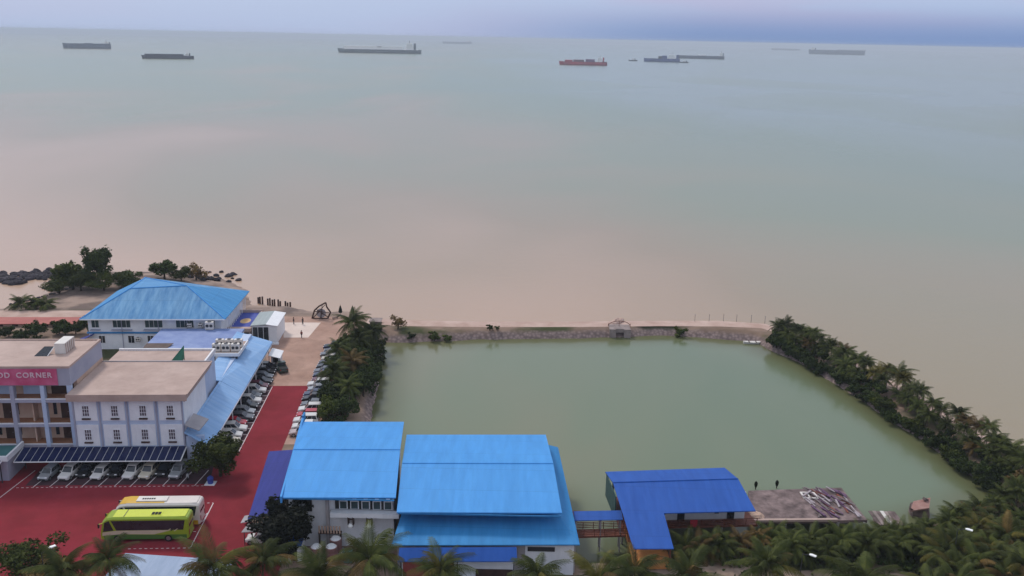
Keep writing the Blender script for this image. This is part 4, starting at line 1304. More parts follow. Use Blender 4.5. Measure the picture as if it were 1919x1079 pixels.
PILES = [(-50.6, 227.2), (-50.1, 227.0), (-49.4, 226.6), (-47.9, 225.8), (-47.3, 225.5), (-46.6, 225.1), (-46.0, 224.8), (-44.9, 223.9), (-44.3, 223.4), (-42.9, 222.8), (-42.3, 222.5), (-41.6, 222.2)]
ORD12 = ['first', 'second', 'third', 'fourth', 'fifth', 'sixth', 'seventh', 'eighth', 'ninth', 'tenth', 'eleventh', 'twelfth']
for k, (u, v) in enumerate(PILES):
    x, y = xy(u, v)
    t, o_ = wthing('timber_pile', 'weathered dark timber pile in the ragged sea row, %s from the left' % ORD12[k], 'pile', x, y, -2, 'timber piles of the old jetty')
    h = 0.1 + 0.5 * ((k * 7) % 5) / 5
    MB(o_).tube((x, y, -4.5), (x + 0.05, y, h - 0.6), 0.26, 0.22, n=8).build('shaft', M_wood_dk, t)
    MB(o_).tube((x + 0.05, y, h - 0.6), (x + 0.05, y, h - 0.5), 0.25, 0.18, n=8).build('cap', M_rock, t)
# photo frame sculpture
x, y = xy(-31.6, 207.6)
t, o_ = wthing('photo_frame', 'dark leaning timber photo frame round a grey disc on the plaza shore', 'sculpture', x, y)
pts = [(-2.3, 0.05), (-1.7, 2.0), (-0.6, 3.0), (1.0, 3.9), (1.2, 2.9), (2.1, 1.6), (1.4, 0.1)]
mb = MB(o_)
for a, b in zip(pts, pts[1:] + pts[:1]):
    mb.tube((x + a[0], y + 0.1 * a[1], a[1]), (x + b[0], y + 0.1 * b[1], b[1]), 0.2, n=6)
mb.build('frame', M_wood_dk, t)
mb = MB(o_)
mb.tube((x - 0.1, y - 0.05, 1.4), (x - 0.1, y + 0.1, 1.4), 1.15, n=11)
mb.build('disc', M_conc_grey, t)
for k, (a, b, c, d) in enumerate(((-1.9, 0.3, 0.9, 3.5), (1.7, 0.4, -1.2, 2.4), (-0.2, 0.1, 0.3, 3.6), (-1.6, 1.9, 1.8, 1.7))):
    MB(o_).tube((x + a, y - 0.15 - 0.05 * k, b), (x + c, y - 0.15 - 0.05 * k, d), 0.12, 0.08, n=5).build('branch', M_wood_dk, t)
x, y = xy(-18.2, 199.6)
t, o_ = wthing('brown_hut', 'small brown hut with flat lid roof beyond the palm strip', 'hut', x, y)
MB(o_).box(x - 1.2, x + 1.2, y - 1.0, y + 1.0, 0, 2.1).build('wall', M_old, t)
MB(o_).slab([(x - 1.4, y - 1.2, 2.2), (x + 1.4, y - 1.2, 2.2), (x + 1.4, y + 1.2, 2.4), (x - 1.4, y + 1.2, 2.4)], 0.12).build('roof', M_stone, t)
MB(o_).box(x - 0.3, x + 0.4, y - 1.06, y - 1.0, 0.05, 1.7).build('door', M_dark, t)


def person(u, v, yaw, label, shirt, trousers, stride=0.12):
    x, y = xy(u, v)
    root = thing('person', label, 'person', (x, y, 0.02), yaw)
    skin_m = mat('skin', (0.22, 0.12, 0.08), 0.6)

    def skin(name, pts, edges, radii, m):
        me = bpy.data.meshes.new(name)
        me.from_pydata(pts, edges, [])
        o = link(name, me, root)
        me.materials.append(m)
        md = o.modifiers.new('skin', 'SKIN')
        for i, r in enumerate(radii):
            me.skin_vertices[0].data[i].radius = r if isinstance(r, tuple) else (r, r)
        me.skin_vertices[0].data[0].use_root = True
        sb = o.modifiers.new('sub', 'SUBSURF')
        sb.levels = 1
        sb.render_levels = 1
        return o
    s = stride
    P_ = [(0, 0, 0.93), (0, 0, 1.15), (0, 0, 1.38), (0, 0, 1.5), (0.02, 0, 1.62),
          (0, 0.2, 1.38), (-0.03, 0.25, 1.12), (0.05, 0.25, 0.86), (0, -0.2, 1.38), (0.03, -0.25, 1.12), (0.12, -0.25, 0.88),
          (0, 0.1, 0.88), (s * 0.6, 0.1, 0.48), (s, 0.1, 0.07), (s + 0.14, 0.1, 0.05),
          (0, -0.1, 0.88), (-s * 0.4, -0.1, 0.48), (-s, -0.1, 0.07), (-s + 0.14, -0.1, 0.05)]
    E_ = [(0, 1), (1, 2), (2, 3), (3, 4), (2, 5), (5, 6), (6, 7), (2, 8), (8, 9), (9, 10), (0, 11), (11, 12), (12, 13), (13, 14), (0, 15), (15, 16), (16, 17), (17, 18)]
    skin('body', P_, E_, [(0.13, 0.15), (0.11, 0.14), (0.11, 0.15), 0.055, 0.105, 0.06, 0.045, 0.035, 0.06, 0.045, 0.035, 0.09, 0.065, 0.045, 0.04, 0.09, 0.065, 0.045, 0.04], skin_m)
    skin('shirt', [P_[0], P_[1], P_[2], P_[5], P_[6], P_[8], P_[9]], [(0, 1), (1, 2), (2, 3), (3, 4), (2, 5), (5, 6)], [(0.145, 0.17), (0.13, 0.16), (0.13, 0.17), 0.075, 0.065, 0.075, 0.065], shirt)
    skin('trousers', [P_[0], P_[11], P_[12], P_[13], P_[15], P_[16], P_[17]], [(0, 1), (1, 2), (2, 3), (0, 4), (4, 5), (5, 6)], [(0.14, 0.165), 0.105, 0.08, 0.062, 0.105, 0.08, 0.062], trousers)
    MB().loft([[(0.0 + r * math.cos(2 * math.pi * i / 8), r * math.sin(2 * math.pi * i / 8), z) for i in range(8)] for z, r in ((1.60, 0.115), (1.68, 0.12), (1.74, 0.08), (1.765, 0.02))]).build('hair', M_leaf_bk, root)


M_cloth_dk = mat('dark_cloth', (0.03, 0.03, 0.04), 0.9)
M_cloth_red = mat('maroon_cloth', (0.22, 0.02, 0.03), 0.9)
person(-37.4, 203.2, 0.6, 'person in dark clothes standing at the far left of the pale pavement', M_cloth_dk, M_cloth_dk)
person(-35.3, 203.0, 2.6, 'person in dark clothes standing at the far middle of the pale pavement', M_cloth_dk, M_steel_dk, 0.05)
person(-34.0, 193.4, 4.2, 'person in a maroon shirt at the near edge of the pale pavement', M_cloth_red, M_cloth_dk, 0.2)

# ------------------------------------------------------------------ vehicles
def ring8(x, hw, z0, z1, r=0.12):
    return [(x, -hw + r, z0), (x, hw - r, z0), (x, hw, z0 + r), (x, hw, z1 - r), (x, hw - r, z1), (x, -hw + r, z1), (x, -hw, z1 - r), (x, -hw, z0 + r)]


def wheel_mesh():
    mb = MB()
    mb.tube((0, -0.11, 0), (0, 0.11, 0), 0.33, n=14)
    me = mb.mesh('wheel')
    me.materials.append(M_tyre)
    m2 = MB()
    m2.tube((0, -0.125, 0), (0, 0.125, 0), 0.21, n=10)
    me2 = m2.mesh('rim')
    me2.materials.append(M_rim)
    return me, me2


WHEEL, RIM = wheel_mesh()


def paint(name, col, metal=0.0, rough=0.28):
    return mat('car_paint_' + name, col, rough, metal, var=0.04, scale=1.5, coat=0.5)


PAINT = {'white': paint('white', (0.62, 0.60, 0.58)), 'silver': paint('silver', (0.32, 0.33, 0.35), 0.3), 'grey': paint('grey', (0.12, 0.125, 0.14), 0.3), 'black': paint('black', (0.012, 0.012, 0.015)),
         'red': paint('red', (0.40, 0.012, 0.03)), 'maroon': paint('maroon', (0.11, 0.012, 0.03)), 'cream': paint('cream', (0.52, 0.47, 0.38)), 'blue': paint('dark_blue', (0.02, 0.03, 0.08)), 'pinkish': paint('pinkish_silver', (0.42, 0.32, 0.31), 0.2),
         'green': paint('dark_green', (0.03, 0.05, 0.04))}


def car_proto(kind):
    L, W, H, hood, rear = {'mpv': (4.4, 1.74, 1.72, 0.98, 0.47), 'hatch': (3.85, 1.68, 1.50, 0.90, 0.46), 'sedan': (4.45, 1.72, 1.45, 0.88, 0.36), 'pickup': (5.0, 1.85, 1.78, 1.05, 0.02)}[kind]
    root = bpy.data.objects.new('parked_car', None)
    COL.objects.link(root)
    hw = W / 2
    st = [(-0.50, 0.80, 0.42, 0.72), (-0.485, 0.93, 0.30, hood - 0.06), (-0.40, 1.0, 0.26, hood), (-0.1, 1.0, 0.24, hood + 0.02), (0.18, 1.0, 0.24, hood + 0.02), (0.30, 0.99, 0.24, hood - 0.04),
          (0.44, 0.95, 0.26, hood - 0.14), (0.485, 0.88, 0.30, hood - 0.24), (0.50, 0.74, 0.38, hood - 0.34)]
    mb = MB()
    mb.loft([ring8(a * L, b * hw, c, d, 0.10) for a, b, c, d in st])
    mb.build('body', PAINT['white'], root, smooth=False)
    bz, tz = hood - 0.02, H - 0.05
    rb, rt = -rear * L, -(rear - (0.05 if kind in ('mpv', 'hatch') else 0.12)) * L
    fb, ft = 0.235 * L, 0.06 * L
    if kind == 'pickup':
        rb, rt, fb, ft = -0.10 * L, -0.08 * L, 0.22 * L, 0.10 * L
    bw, tw = hw * 0.93, hw * 0.76
    cab = MB()
    cab.loft([[(rb, -bw, bz), (fb, -bw, bz), (fb, bw, bz), (rb, bw, bz)], [(rt, -tw, tz), (ft, -tw, tz), (ft, tw, tz), (rt, tw, tz)]])
    c = cab.build('cabin', PAINT['white'], root)

    def onface(p00, p10, p11, p01, s0, s1, t0, t1, nrm):
        q = []
        for s_, t_ in ((s0, t0), (s1, t0), (s1, t1), (s0, t1)):
            a = Vector(p00).lerp(Vector(p10), s_)
            b = Vector(p01).lerp(Vector(p11), s_)
            q.append(tuple(a.lerp(b, t_) + Vector(nrm) * 0.012))
        return q
    B = {'rl': (rb, -bw, bz), 'fl': (fb, -bw, bz), 'fr': (fb, bw, bz), 'rr': (rb, bw, bz)}
    T = {'rl': (rt, -tw, tz), 'fl': (ft, -tw, tz), 'fr': (ft, tw, tz), 'rr': (rt, tw, tz)}
    MB().slab(onface(B['fl'], B['fr'], T['fr'], T['fl'], 0.06, 0.94, 0.06, 0.95, (0.8, 0, 0.5)), 0.02, (-0.8, 0, -0.5)).build('windscreen', M_glass, root)
    MB().slab(onface(B['rl'], B['rr'], T['rr'], T['rl'], 0.08, 0.92, 0.18, 0.92, (-0.9, 0, 0.3)), 0.02, (0.9, 0, -0.3)).build('rear_window', M_glass, root)
    for a, b, ny in (('rl', 'fl', -1), ('rr', 'fr', 1)):
        for s0, s1 in ((0.05, 0.32), (0.34, 0.62), (0.645, 0.93)):
            MB().slab(onface(B[a], B[b], T[b], T[a], s0, s1, 0.12, 0.92, (0, ny, 0.2)), 0.02, (0, -ny, -0.2)).build('side_window', M_glass, root)
    mb = MB()
    mb.slab([(rt - 0.06, -tw - 0.03, tz + 0.05), (ft + 0.05, -tw - 0.03, tz + 0.05), (ft + 0.05, tw + 0.03, tz + 0.05), (rt - 0.06, tw + 0.03, tz + 0.05)], 0.06)
    mb.build('roof', PAINT['white'], root)
    if kind == 'pickup':
        MB().box(-0.47 * L, -0.13 * L, -hw + 0.12, hw - 0.12, hood + 0.005, hood + 0.02).build('cargo_bed', M_dark, root)
    for sx, sy in ((0.31, 1), (0.31, -1), (-0.31, 1), (-0.31, -1)):
        w = link('wheel', WHEEL, root)
        w.location = (sx * L, sy * (hw - 0.09), 0.33)
        link('rim', RIM, w)
    for sy in (1, -1):
        MB().rbox((0.468 * L, sy * hw * 0.68, hood - 0.27), (0.16, 0.34, 0.15), 0, 0.4).build('headlight', M_head, root)
        MB().box(-0.497 * L, -0.487 * L + 0.02, sy * hw * 0.72 - 0.12, sy * hw * 0.72 + 0.12, hood - 0.28, hood - 0.08).build('tail_light', M_tail, root)
        MB().box(0.17 * L, 0.20 * L, sy * (hw + 0.10) - 0.08, sy * (hw + 0.10) + 0.08, hood + 0.02, hood + 0.16).build('mirror', PAINT['white'], root)
    MB().box(0.478 * L, 0.503 * L, -hw * 0.55, hw * 0.55, 0.36, 0.52).build('grille', M_dark, root)
    return root


PROTO = {k: car_proto(k) for k in ('mpv', 'hatch', 'sedan', 'pickup')}
USED = set()
KINDNAME = {'mpv': 'people carrier', 'hatch': 'hatchback', 'sedan': 'saloon car', 'pickup': 'pickup truck'}


def place_car(kind, colour, u, v, heading, label, group):
    """heading: direction of the nose in site degrees (0 = +u, 90 = +v)"""
    src = PROTO[kind]
    if kind in USED:
        r = copy_tree(src)
    else:
        r = src
        USED.add(kind)
    x, y = xy(u, v)
    r.location = (x, y, 0.018)
    r.rotation_euler = (0, 0, PH + R(heading))
    for ch in r.children:
        if ch.name.split('.')[0] in ('body', 'cabin', 'roof', 'mirror'):
            set_mat(ch, PAINT[colour])
    return tag(r, label, 'car', group)


ORD = ['first', 'second', 'third', 'fourth', 'fifth', 'sixth', 'seventh', 'eighth', 'ninth', 'tenth', 'eleventh', 'twelfth', 'thirteenth', 'fourteenth', 'fifteenth', 'sixteenth', 'seventeenth', 'eighteenth', 'nineteenth', 'twentieth']
# under the solar canopy, noses towards us
CAN = [(-61.5, 'silver', 'hatch'), (-58.5, 'white', 'mpv'), (-56.3, 'black', 'sedan'), (-53.9, 'white', 'hatch'), (-51.7, 'black', 'sedan'), (-49.2, 'white', 'mpv'), (-46.8, 'cream', 'mpv'), (-44.7, 'black', 'hatch'), (-42.4, 'silver', 'mpv')]
for i, (u, c, k) in enumerate(CAN):
    off = {'mpv': 2.2, 'hatch': 1.95, 'sedan': 2.2}[k]
    place_car(k, c, u + 0.55, 125.9 + off + (1.1 if c == 'black' else 0.2), -98, '%s %s, %s from the left under the solar canopy' % (c, KINDNAME[k], ORD[i]), 'cars under the solar canopy')
# along the arcade, noses to the road
LEFT = ['cream', 'white', 'white', 'red', 'grey', 'silver', 'black', 'white', 'grey', 'white', 'maroon', 'black', 'grey', 'black', 'black']
rng = random.Random(5)
for i, c in enumerate(LEFT):
    k = ['mpv', 'hatch', 'mpv', 'hatch', 'sedan', 'hatch', 'mpv'][i % 7]
    place_car(k, c, -37.35 + rng.uniform(-0.25, 0.2), 138.9 + 2.45 * i, rng.uniform(-3, 3), '%s %s, %s from the near end of the row beside the blue arcade' % (c, KINDNAME[k], ORD[i]), 'cars parked beside the arcade')
RIGHT = ['pinkish', 'white', 'white', 'red', 'white', 'grey', 'black', 'blue', 'silver', 'white', 'maroon', 'blue', 'grey', 'black', 'black', 'cream', 'grey', 'black', 'blue']
for i, c in enumerate(RIGHT):
    k = ['sedan', 'hatch', 'mpv', 'hatch', 'mpv', 'sedan', 'mpv'][i % 7]
    place_car(k, c, -25.75 + rng.uniform(-0.2, 0.2), 142.2 + 2.42 * i, 180 + rng.uniform(-3, 3), '%s %s, %s from the near end of the row beside the palm strip' % (c, KINDNAME[k], ORD[i]), 'cars parked beside the palm strip')
place_car('pickup', 'green', -34.7, 173.2, 112, 'dark green pickup truck on the plaza by the white booth', 'single parked cars')
place_car('hatch', 'white', -25.6, 108.6, 175, 'white hatchback parked under the violet-blue car port', 'single parked cars')
place_car('hatch', 'white', -23.2, 108.9, 178, 'white hatchback half hidden behind the dark tree by the great hall', 'single parked cars')

# motorbike
x, y = xy(-40.2, 127.0)
t = thing('motor_scooter', 'dark motor scooter at the right end of the solar canopy bays', 'scooter', (x, y, 0.018), PH + R(-80))
for sx in (-0.62, 0.62):
    w = MB().tube((sx, -0.06, 0.28), (sx, 0.06, 0.28), 0.28, n=14).build('wheel', M_tyre, t)
    MB().tube((sx, -0.07, 0.28), (sx, 0.07, 0.28), 0.14, n=10).build('rim', M_rim, w)
MB().loft([ring8(-0.75, 0.10, 0.45, 0.75, 0.04), ring8(-0.3, 0.17, 0.30, 0.72, 0.06), ring8(0.1, 0.14, 0.28, 0.42, 0.04), ring8(0.35, 0.13, 0.28, 0.46, 0.04)]).build('body', PAINT['black'], t)
MB().rbox((-0.3, 0, 0.78), (0.75, 0.26, 0.10), 0, 0.05).build('seat', M_dark, t)
MB().rbox((0.48, 0, 0.62), (0.12, 0.36, 0.62), 0, -0.35).build('leg_shield', PAINT['silver'], t)
MB().tube((0.42, -0.33, 1.0), (0.42, 0.33, 1.0), 0.025).build('handlebar', M_steel_dk, t)
MB().tube((0.62, 0, 0.28), (0.42, 0, 1.0), 0.04).build('fork', M_alu, t)
# blue litter bin on a white-painted square
x, y = xy(-36.4, 125.2)
t, o_ = wthing('litter_bin', 'blue litter bin on a white-edged base below the green tree', 'bin', x, y, 0.02)
MB(o_).loft([[(x + r * math.cos(2 * math.pi * i / 10), y + r * math.sin(2 * math.pi * i / 10), z) for i in range(10)] for z, r in ((0.1, 0.4), (0.9, 0.5), (1.0, 0.46), (1.25, 0.2))]).build('body', M_blue_paint, t)
MB(o_).box(x - 0.75, x + 0.75, y - 0.7, y + 0.7, 0.02, 0.1).build('base', M_trim, t)


def coach(label, u, v, main, low, rooft, swoosh, roof_white=False):
    x, y = xy(u, v)
    root = thing('parked_coach', label, 'bus', (x, y, 0.018), PH + R(180))      # local +x is the front
    L, hw, H = 11.4, 1.25, 3.55

    def ring(xx, w, z0, z1, r=0.22):
        return [(xx, -w + 0.08, z0), (xx, w - 0.08, z0), (xx, w, z0 + 0.1), (xx, w, z1 - r), (xx, w - r * 1.1, z1), (xx, -w + r * 1.1, z1), (xx, -w, z1 - r), (xx, -w, z0 + 0.1)]
    MB().loft([ring(-5.7, hw * 0.93, 0.55, 3.25), ring(-5.55, hw, 0.42, 3.45), ring(-4.5, hw, 0.38, H), ring(3.9, hw, 0.38, H), ring(4.8, hw, 0.38, 3.42), ring(5.3, hw * 0.99, 0.38, 3.0), ring(5.6, hw * 0.96, 0.4, 1.75), ring(5.7, hw * 0.9, 0.45, 1.1)]).build('body', main, root)
    for s_ in (-1, 1):
        w = 1.252 * s_
        d = (0, -s_, 0)
        MB().slab([(-5.0, w, 1.72), (3.6, w, 1.72), (4.2, w, 3.12), (-5.3, w, 3.12)], 0.03, d).build('side_window', M_glass, root)
        MB().slab([(3.95, w, 1.72), (5.3, w, 1.55), (5.05, w, 2.85), (4.45, w, 3.12)], 0.03, d).build('driver_window', M_glass, root)
        MB().slab([(-5.4, w, 0.42), (5.2, w, 0.42), (5.3, w, 0.95), (3.4, w, 1.15), (-0.5, w, 1.05), (-5.4, w, 1.05)], 0.025, d).build('lower_panel', low, root)
        MB().slab([(-1.2, w * 1.001, 1.1), (3.0, w * 1.001, 1.18), (5.45, w * 1.001, 0.98), (5.4, w * 1.001, 1.45), (3.6, w * 1.001, 1.69), (0.2, w * 1.001, 1.70), (-3.4, w * 1.001, 1.70), (-2.4, w * 1.001, 1.4)], 0.02, d).build('livery_stripe', swoosh, root)
        for k in range(3):
            a = -3.0 - 0.45 * k
            MB().slab([(a, w * 1.003, 1.55), (a + 0.18, w * 1.003, 1.55), (a - 0.3, w * 1.003, 1.9), (a - 0.45, w * 1.003, 1.9)], 0.02, d).build('livery_flash', M_dark if k % 2 else swoosh, root)
        for sx in (3.55, -3.0):
            wl = MB().tube((sx, s_ * 1.0, 0.5), (sx, s_ * 1.27, 0.5), 0.5, n=16).build('wheel', M_tyre, root)
            MB().tube((sx, s_ * 1.2, 0.5), (sx, s_ * 1.285, 0.5), 0.3, n=12).build('rim', M_rim, wl)
        m_ = MB().tube((5.0, s_ * 1.1, 2.85), (5.75, s_ * 1.35, 2.7), 0.05).build('mirror_arm', rooft, root)
        MB().box(5.68, 5.84, s_ * 1.35 - 0.12, s_ * 1.35 + 0.12, 2.2, 2.75).build('mirror', M_dark, m_)
        MB().rbox((5.6, s_ * 0.9, 0.85), (0.2, 0.4, 0.2)).build('headlight', M_head, root)
        MB().box(-5.74, -5.6, s_ * 0.95 - 0.12, s_ * 0.95 + 0.12, 0.9, 1.6).build('tail_light', M_tail, root)
    MB().slab([(5.64, -1.1, 1.5), (5.64, 1.1, 1.5), (5.12, 1.1, 3.1), (5.12, -1.1, 3.1)], 0.05, (-1, 0, -0.2)).build('windscreen', M_glass, root)
    MB().slab([(-5.72, -0.95, 2.0), (-5.72, 0.95, 2.0), (-5.66, 0.9, 3.1), (-5.66, -0.9, 3.1)], 0.08, (1, 0, 0)).build('rear_window', M_glass, root)
    rp = MB().slab([(-5.3, -0.98, H + 0.012), (4.0, -0.98, H + 0.012), (4.0, 0.98, H + 0.012), (-5.3, 0.98, H + 0.012)], 0.02).build('roof_skin', rooft, root)
    if roof_white:
        MB().box(-1.2, 2.8, -0.72, 0.62, H + 0.01, H + 0.16).build('roof_pod', M_white_box, rp)
        for k in range(6):
            MB().box(0.4 + 0.3 * k, 0.62 + 0.3 * k, -0.15, 0.2, H + 0.162, H + 0.18).build('roof_lettering', M_dark, rp)
        MB().box(2.2, 3.98, -0.98, 0.98, H + 0.013, H + 0.03).build('front_roof', M_yel, rp)
        MB().slab([(3.98, -1.0, H + 0.02), (3.98, 1.0, H + 0.02), (4.85, 0.97, 3.45), (4.85, -0.97, 3.45)], 0.03).build('front_cap', M_yel, root)
        MB().slab([(4.85, -0.97, 3.45), (4.85, 0.97, 3.45), (5.15, 0.95, 3.16), (5.15, -0.95, 3.16)], 0.03).build('front_cap', M_yel, root)
        MB().box(-1.0, 2.2, 0.66, 0.98, H + 0.013, H + 0.04).build('roof_edge', M_yel, rp)
        mb = MB()
        mb.tube((-5.75, -0.9, 0.6), (-6.1, -0.9, 0.9), 0.05).tube((-6.1, -0.9, 0.9), (-6.1, 0.9, 0.9), 0.05).tube((-6.1, 0.9, 0.9), (-5.75, 0.9, 0.6), 0.05)
        mb.build('rear_bar', M_trim, root)
    else:
        hb_ = MB().box(-2.2, -0.7, -0.55, 0.75, H + 0.01, H + 0.05).build('roof_hatch', rooft, rp)
        for i in range(3):
            for j in range(2):
                MB().box(-2.0 + 0.42 * i, -1.66 + 0.42 * i, -0.1 + 0.36 * j, 0.2 + 0.36 * j, H + 0.05, H + 0.09).build('vent', M_dark, hb_)
        MB().box(2.55, 2.62, -0.98, 0.98, H + 0.013, H + 0.05).build('roof_seam', M_steel_dk, rp)
    return root


M_lime = paint('lime', (0.26, 0.36, 0.02), rough=0.4)
M_lime_roof = paint('lime_roof', (0.52, 0.58, 0.02), rough=0.5)
M_busgreen = paint('bus_green', (0.06, 0.16, 0.03), rough=0.45)
M_yel = paint('yellow', (0.62, 0.36, 0.02), rough=0.4)
M_cream = paint('bus_cream', (0.56, 0.50, 0.38), rough=0.45)
M_buswhite = paint('bus_white', (0.66, 0.60, 0.56), rough=0.4)
coach('lime green coach with dark windows and green skirt, nearer of the two coaches', -40.7, 110.3, M_lime, M_busgreen, M_lime_roof, M_cream)
coach('white and yellow coach with roof pod parked behind the lime coach', -40.2, 113.9, M_buswhite, M_yel, M_buswhite, M_buswhite, True)

# street lamps
def street_lamp(x, y, yaw, label, h=8.0):
    t = thing('street_lamp', label, 'street lamp', (x - 1.2 * math.cos(yaw), y - 1.2 * math.sin(yaw), 0), yaw, 'street lamps')
    MB().tube((0, 0, 0), (0, 0, h - 0.3), 0.07, 0.045, n=8).build('pole', M_steel_dk, t)
    MB().tube((0, 0, h - 0.32), (1.0, 0, h - 0.02), 0.04).build('arm', M_steel_dk, t)
    MB().loft([ring8(0.8, 0.13, h - 0.05, h + 0.06, 0.03), ring8(1.05, 0.22, h - 0.05, h + 0.1, 0.03), ring8(1.6, 0.2, h - 0.04, h + 0.08, 0.03)]).build('lamp_head', M_lampw, t)


street_lamp(-51.9, 91.7, R(50), 'street lamp with white head above the red lot at lower left')
street_lamp(56.6, 99.6, R(-35), 'street lamp with white head among the palms at lower right')
street_lamp(35.4, 93.1, R(-40), 'street lamp with white head over the sandy track')
street_lamp(11.6, 89.9, R(100), 'street lamp with white head before the covered footbridge')

# ------------------------------------------------------------------ ships at anchor
M_hull_navy = mat('hull_navy', (0.012, 0.03, 0.08), 0.5, var=0.2, scale=0.05)
M_hull_teal = mat('hull_teal', (0.008, 0.03, 0.05), 0.5, var=0.2, scale=0.05)
M_hull_red = mat('hull_red', (0.50, 0.02, 0.04), 0.5, col2=(0.34, 0.03, 0.06), scale=0.05)
M_hull_blue = mat('hull_blue', (0.02, 0.05, 0.20), 0.5, var=0.2, scale=0.05)
M_hull_dk = mat('hull_dark', (0.012, 0.012, 0.03), 0.5, var=0.2, scale=0.05)
M_deckred = mat('deck_red', (0.16, 0.05, 0.07), 0.6, var=0.2, scale=0.1)
M_shipwhite = mat('ship_white', (0.88, 0.85, 0.82), 0.6, var=0.05)


def ship(name, label, cat, x, y, z, L, h, beam, hullm, deckm, bridge, extras=(), flip=False, mast=None):
    """bow to the left in view; bridge = (position -1..1, length share, height)"""
    yaw = -math.atan2(x, y) + (0 if not flip else math.pi)
    t = thing(name, label, cat, (x, y, z), yaw, 'ships at anchor')
    hw = beam / 2
    st = []
    for s_, w, sh in ((-0.5, 0.05, 1.12), (-0.46, 0.5, 1.08), (-0.40, 0.85, 1.02), (-0.3, 1.0, 0.98), (0.3, 1.0, 0.96), (0.42, 0.95, 0.98), (0.485, 0.75, 1.0), (0.5, 0.6, 1.0)):
        rake = 0.018 * L if s_ < -0.45 else 0
        xx = s_ * L
        st.append([(xx + rake, -hw * w * 0.7, -1.5), (xx + rake, hw * w * 0.7, -1.5), (xx + rake * 0.4, hw * w, h * 0.4), (xx, hw * w, h * sh), (xx, -hw * w, h * sh), (xx + rake * 0.4, -hw * w, h * 0.4)])
    MB().loft(st).build('hull', hullm, t)
    MB().box(-0.42 * L, 0.46 * L, -hw * 0.9, hw * 0.9, h * 0.94, h * 1.03).build('deck', deckm, t)
    bp, bl, bh = bridge
    bx = bp * L / 2
    br = MB().box(bx - bl * L / 2, bx + bl * L / 2, -hw * 0.8, hw * 0.8, h, h + bh * 0.72).box(bx - bl * L * 0.36, bx + bl * L * 0.3, -hw * 1.0, hw * 1.0, h + bh * 0.72, h + bh).build('bridge', M_shipwhite, t)
    MB().box(bx - bl * L * 0.37, bx - bl * L * 0.35, -hw * 0.9, hw * 0.9, h + bh * 0.8, h + bh * 0.92).build('bridge_window', M_glass, br)
    MB().box(bx + bl * L * 0.55, bx + bl * L * 0.85, -hw * 0.25, hw * 0.25, h, h + bh * 0.95).build('funnel', hullm, t)
    if mast:
        MB().tube((bx, 0, h + bh), (bx, 0, h + bh + mast), 0.012 * L ** 0.8, 0.004 * L ** 0.8).build('mast', M_hull_dk, t)
    for kind, a, b, z0, z1, m in extras:
        MB().box(a * L, b * L, -hw * 0.75, hw * 0.75, h + z0, h + z1).build(kind, m, t)
    return t


ship('cargo_ship', 'slate blue bulk carrier riding high at far left', 'ship', -1587.8, 3460, -3.1, 163, 18, 28, M_hull_navy, M_hull_navy, (0.82, 0.09, 7), [('hatch_cover', -0.05, 0.12, 0, 2.0, M_hull_navy)], mast=10)
ship('cargo_ship', 'low grey coaster at left, nearer than the slate blue carrier', 'ship', -882.9, 2365.7, -2.5, 125, 8, 20, M_hull_dk, M_hull_dk, (0.74, 0.07, 7), [('hatch_cover', -0.44, 0.30, 0.2, 4.0, M_hull_dk)], mast=4)
ship('gas_tanker', 'long dark teal tanker with white deck and white aft bridge', 'ship', -544.4, 3719.4, -3.1, 329, 15, 48, M_hull_teal, M_shipwhite, (0.72, 0.09, 26), [('tank_cover', -0.42, 0.28, 0.5, 12, M_shipwhite), ('manifold', -0.03, 0.02, 7, 12, M_white_box)], mast=10)
ship('cargo_ship', 'faint hazy ship on the horizon right of the long tanker', 'ship', -685.5, 10756.5, -11.1, 336, 22, 50, M_hull_navy, M_hull_navy, (0.75, 0.1, 14))
ship('container_ship', 'red cargo ship with dark stern and white bridge', 'ship', 181.1, 2544.6, -2.5, 131, 9, 20, M_hull_red, M_deckred, (0.70, 0.10, 13),
     [('container_stack', -0.38, -0.22, 0.3, 4.5, M_hull_red), ('container_stack', -0.20, 0.02, 0.3, 5.5, M_deckred), ('container_stack', 0.05, 0.24, 0.3, 7.0, mat('stack_purple', (0.14, 0.05, 0.14), 0.6)), ('stern_block', 0.38, 0.49, -6.5, 1.0, M_hull_teal)], mast=6)
ship('pilot_boat', 'tiny dark boat right of the red cargo ship', 'boat', 400.3, 3220.5, -2.8, 31, 3.4, 8, M_hull_dk, M_hull_dk, (0.1, 0.25, 5))
ship('supply_ship', 'blue supply ship with pale bridge and deck crane', 'ship', 487.7, 3143.3, -2.8, 120, 11, 20, M_hull_blue, M_hull_navy, (0.55, 0.22, 14), [('crane_house', -0.10, 0.0, 0.5, 8, M_hull_dk), ('deckhouse', 0.0, 0.14, 0.5, 10, M_hull_blue)], mast=8)
ship('cargo_ship', 'long dark freighter half hidden behind the blue supply ship', 'ship', 766.1, 3910.1, -3.2, 197, 12, 28, M_hull_navy, M_hull_dk, (0.86, 0.06, 14), [('hatch_cover', -0.05, 0.12, 1, 5, M_shipwhite)], mast=8)
ship('pilot_boat', 'tiny dark boat close below the dark freighter bow', 'boat', 552.5, 3089.5, -2.8, 31, 3.4, 8, M_hull_dk, M_hull_dk, (0.1, 0.3, 4))
ship('cargo_ship', 'thin hazy ship on the horizon, left of the long slab-sided ship', 'ship', 3237.2, 11316.7, -12.9, 332, 18, 50, M_hull_dk, M_hull_dk, (-0.8, 0.08, 10))
ship('cargo_ship', 'long slab-sided dark ship at the right of the horizon', 'ship', 2371.6, 6966.4, -6.3, 398, 30, 56, M_hull_navy, M_hull_navy, (-0.84, 0.06, 16), flip=False)
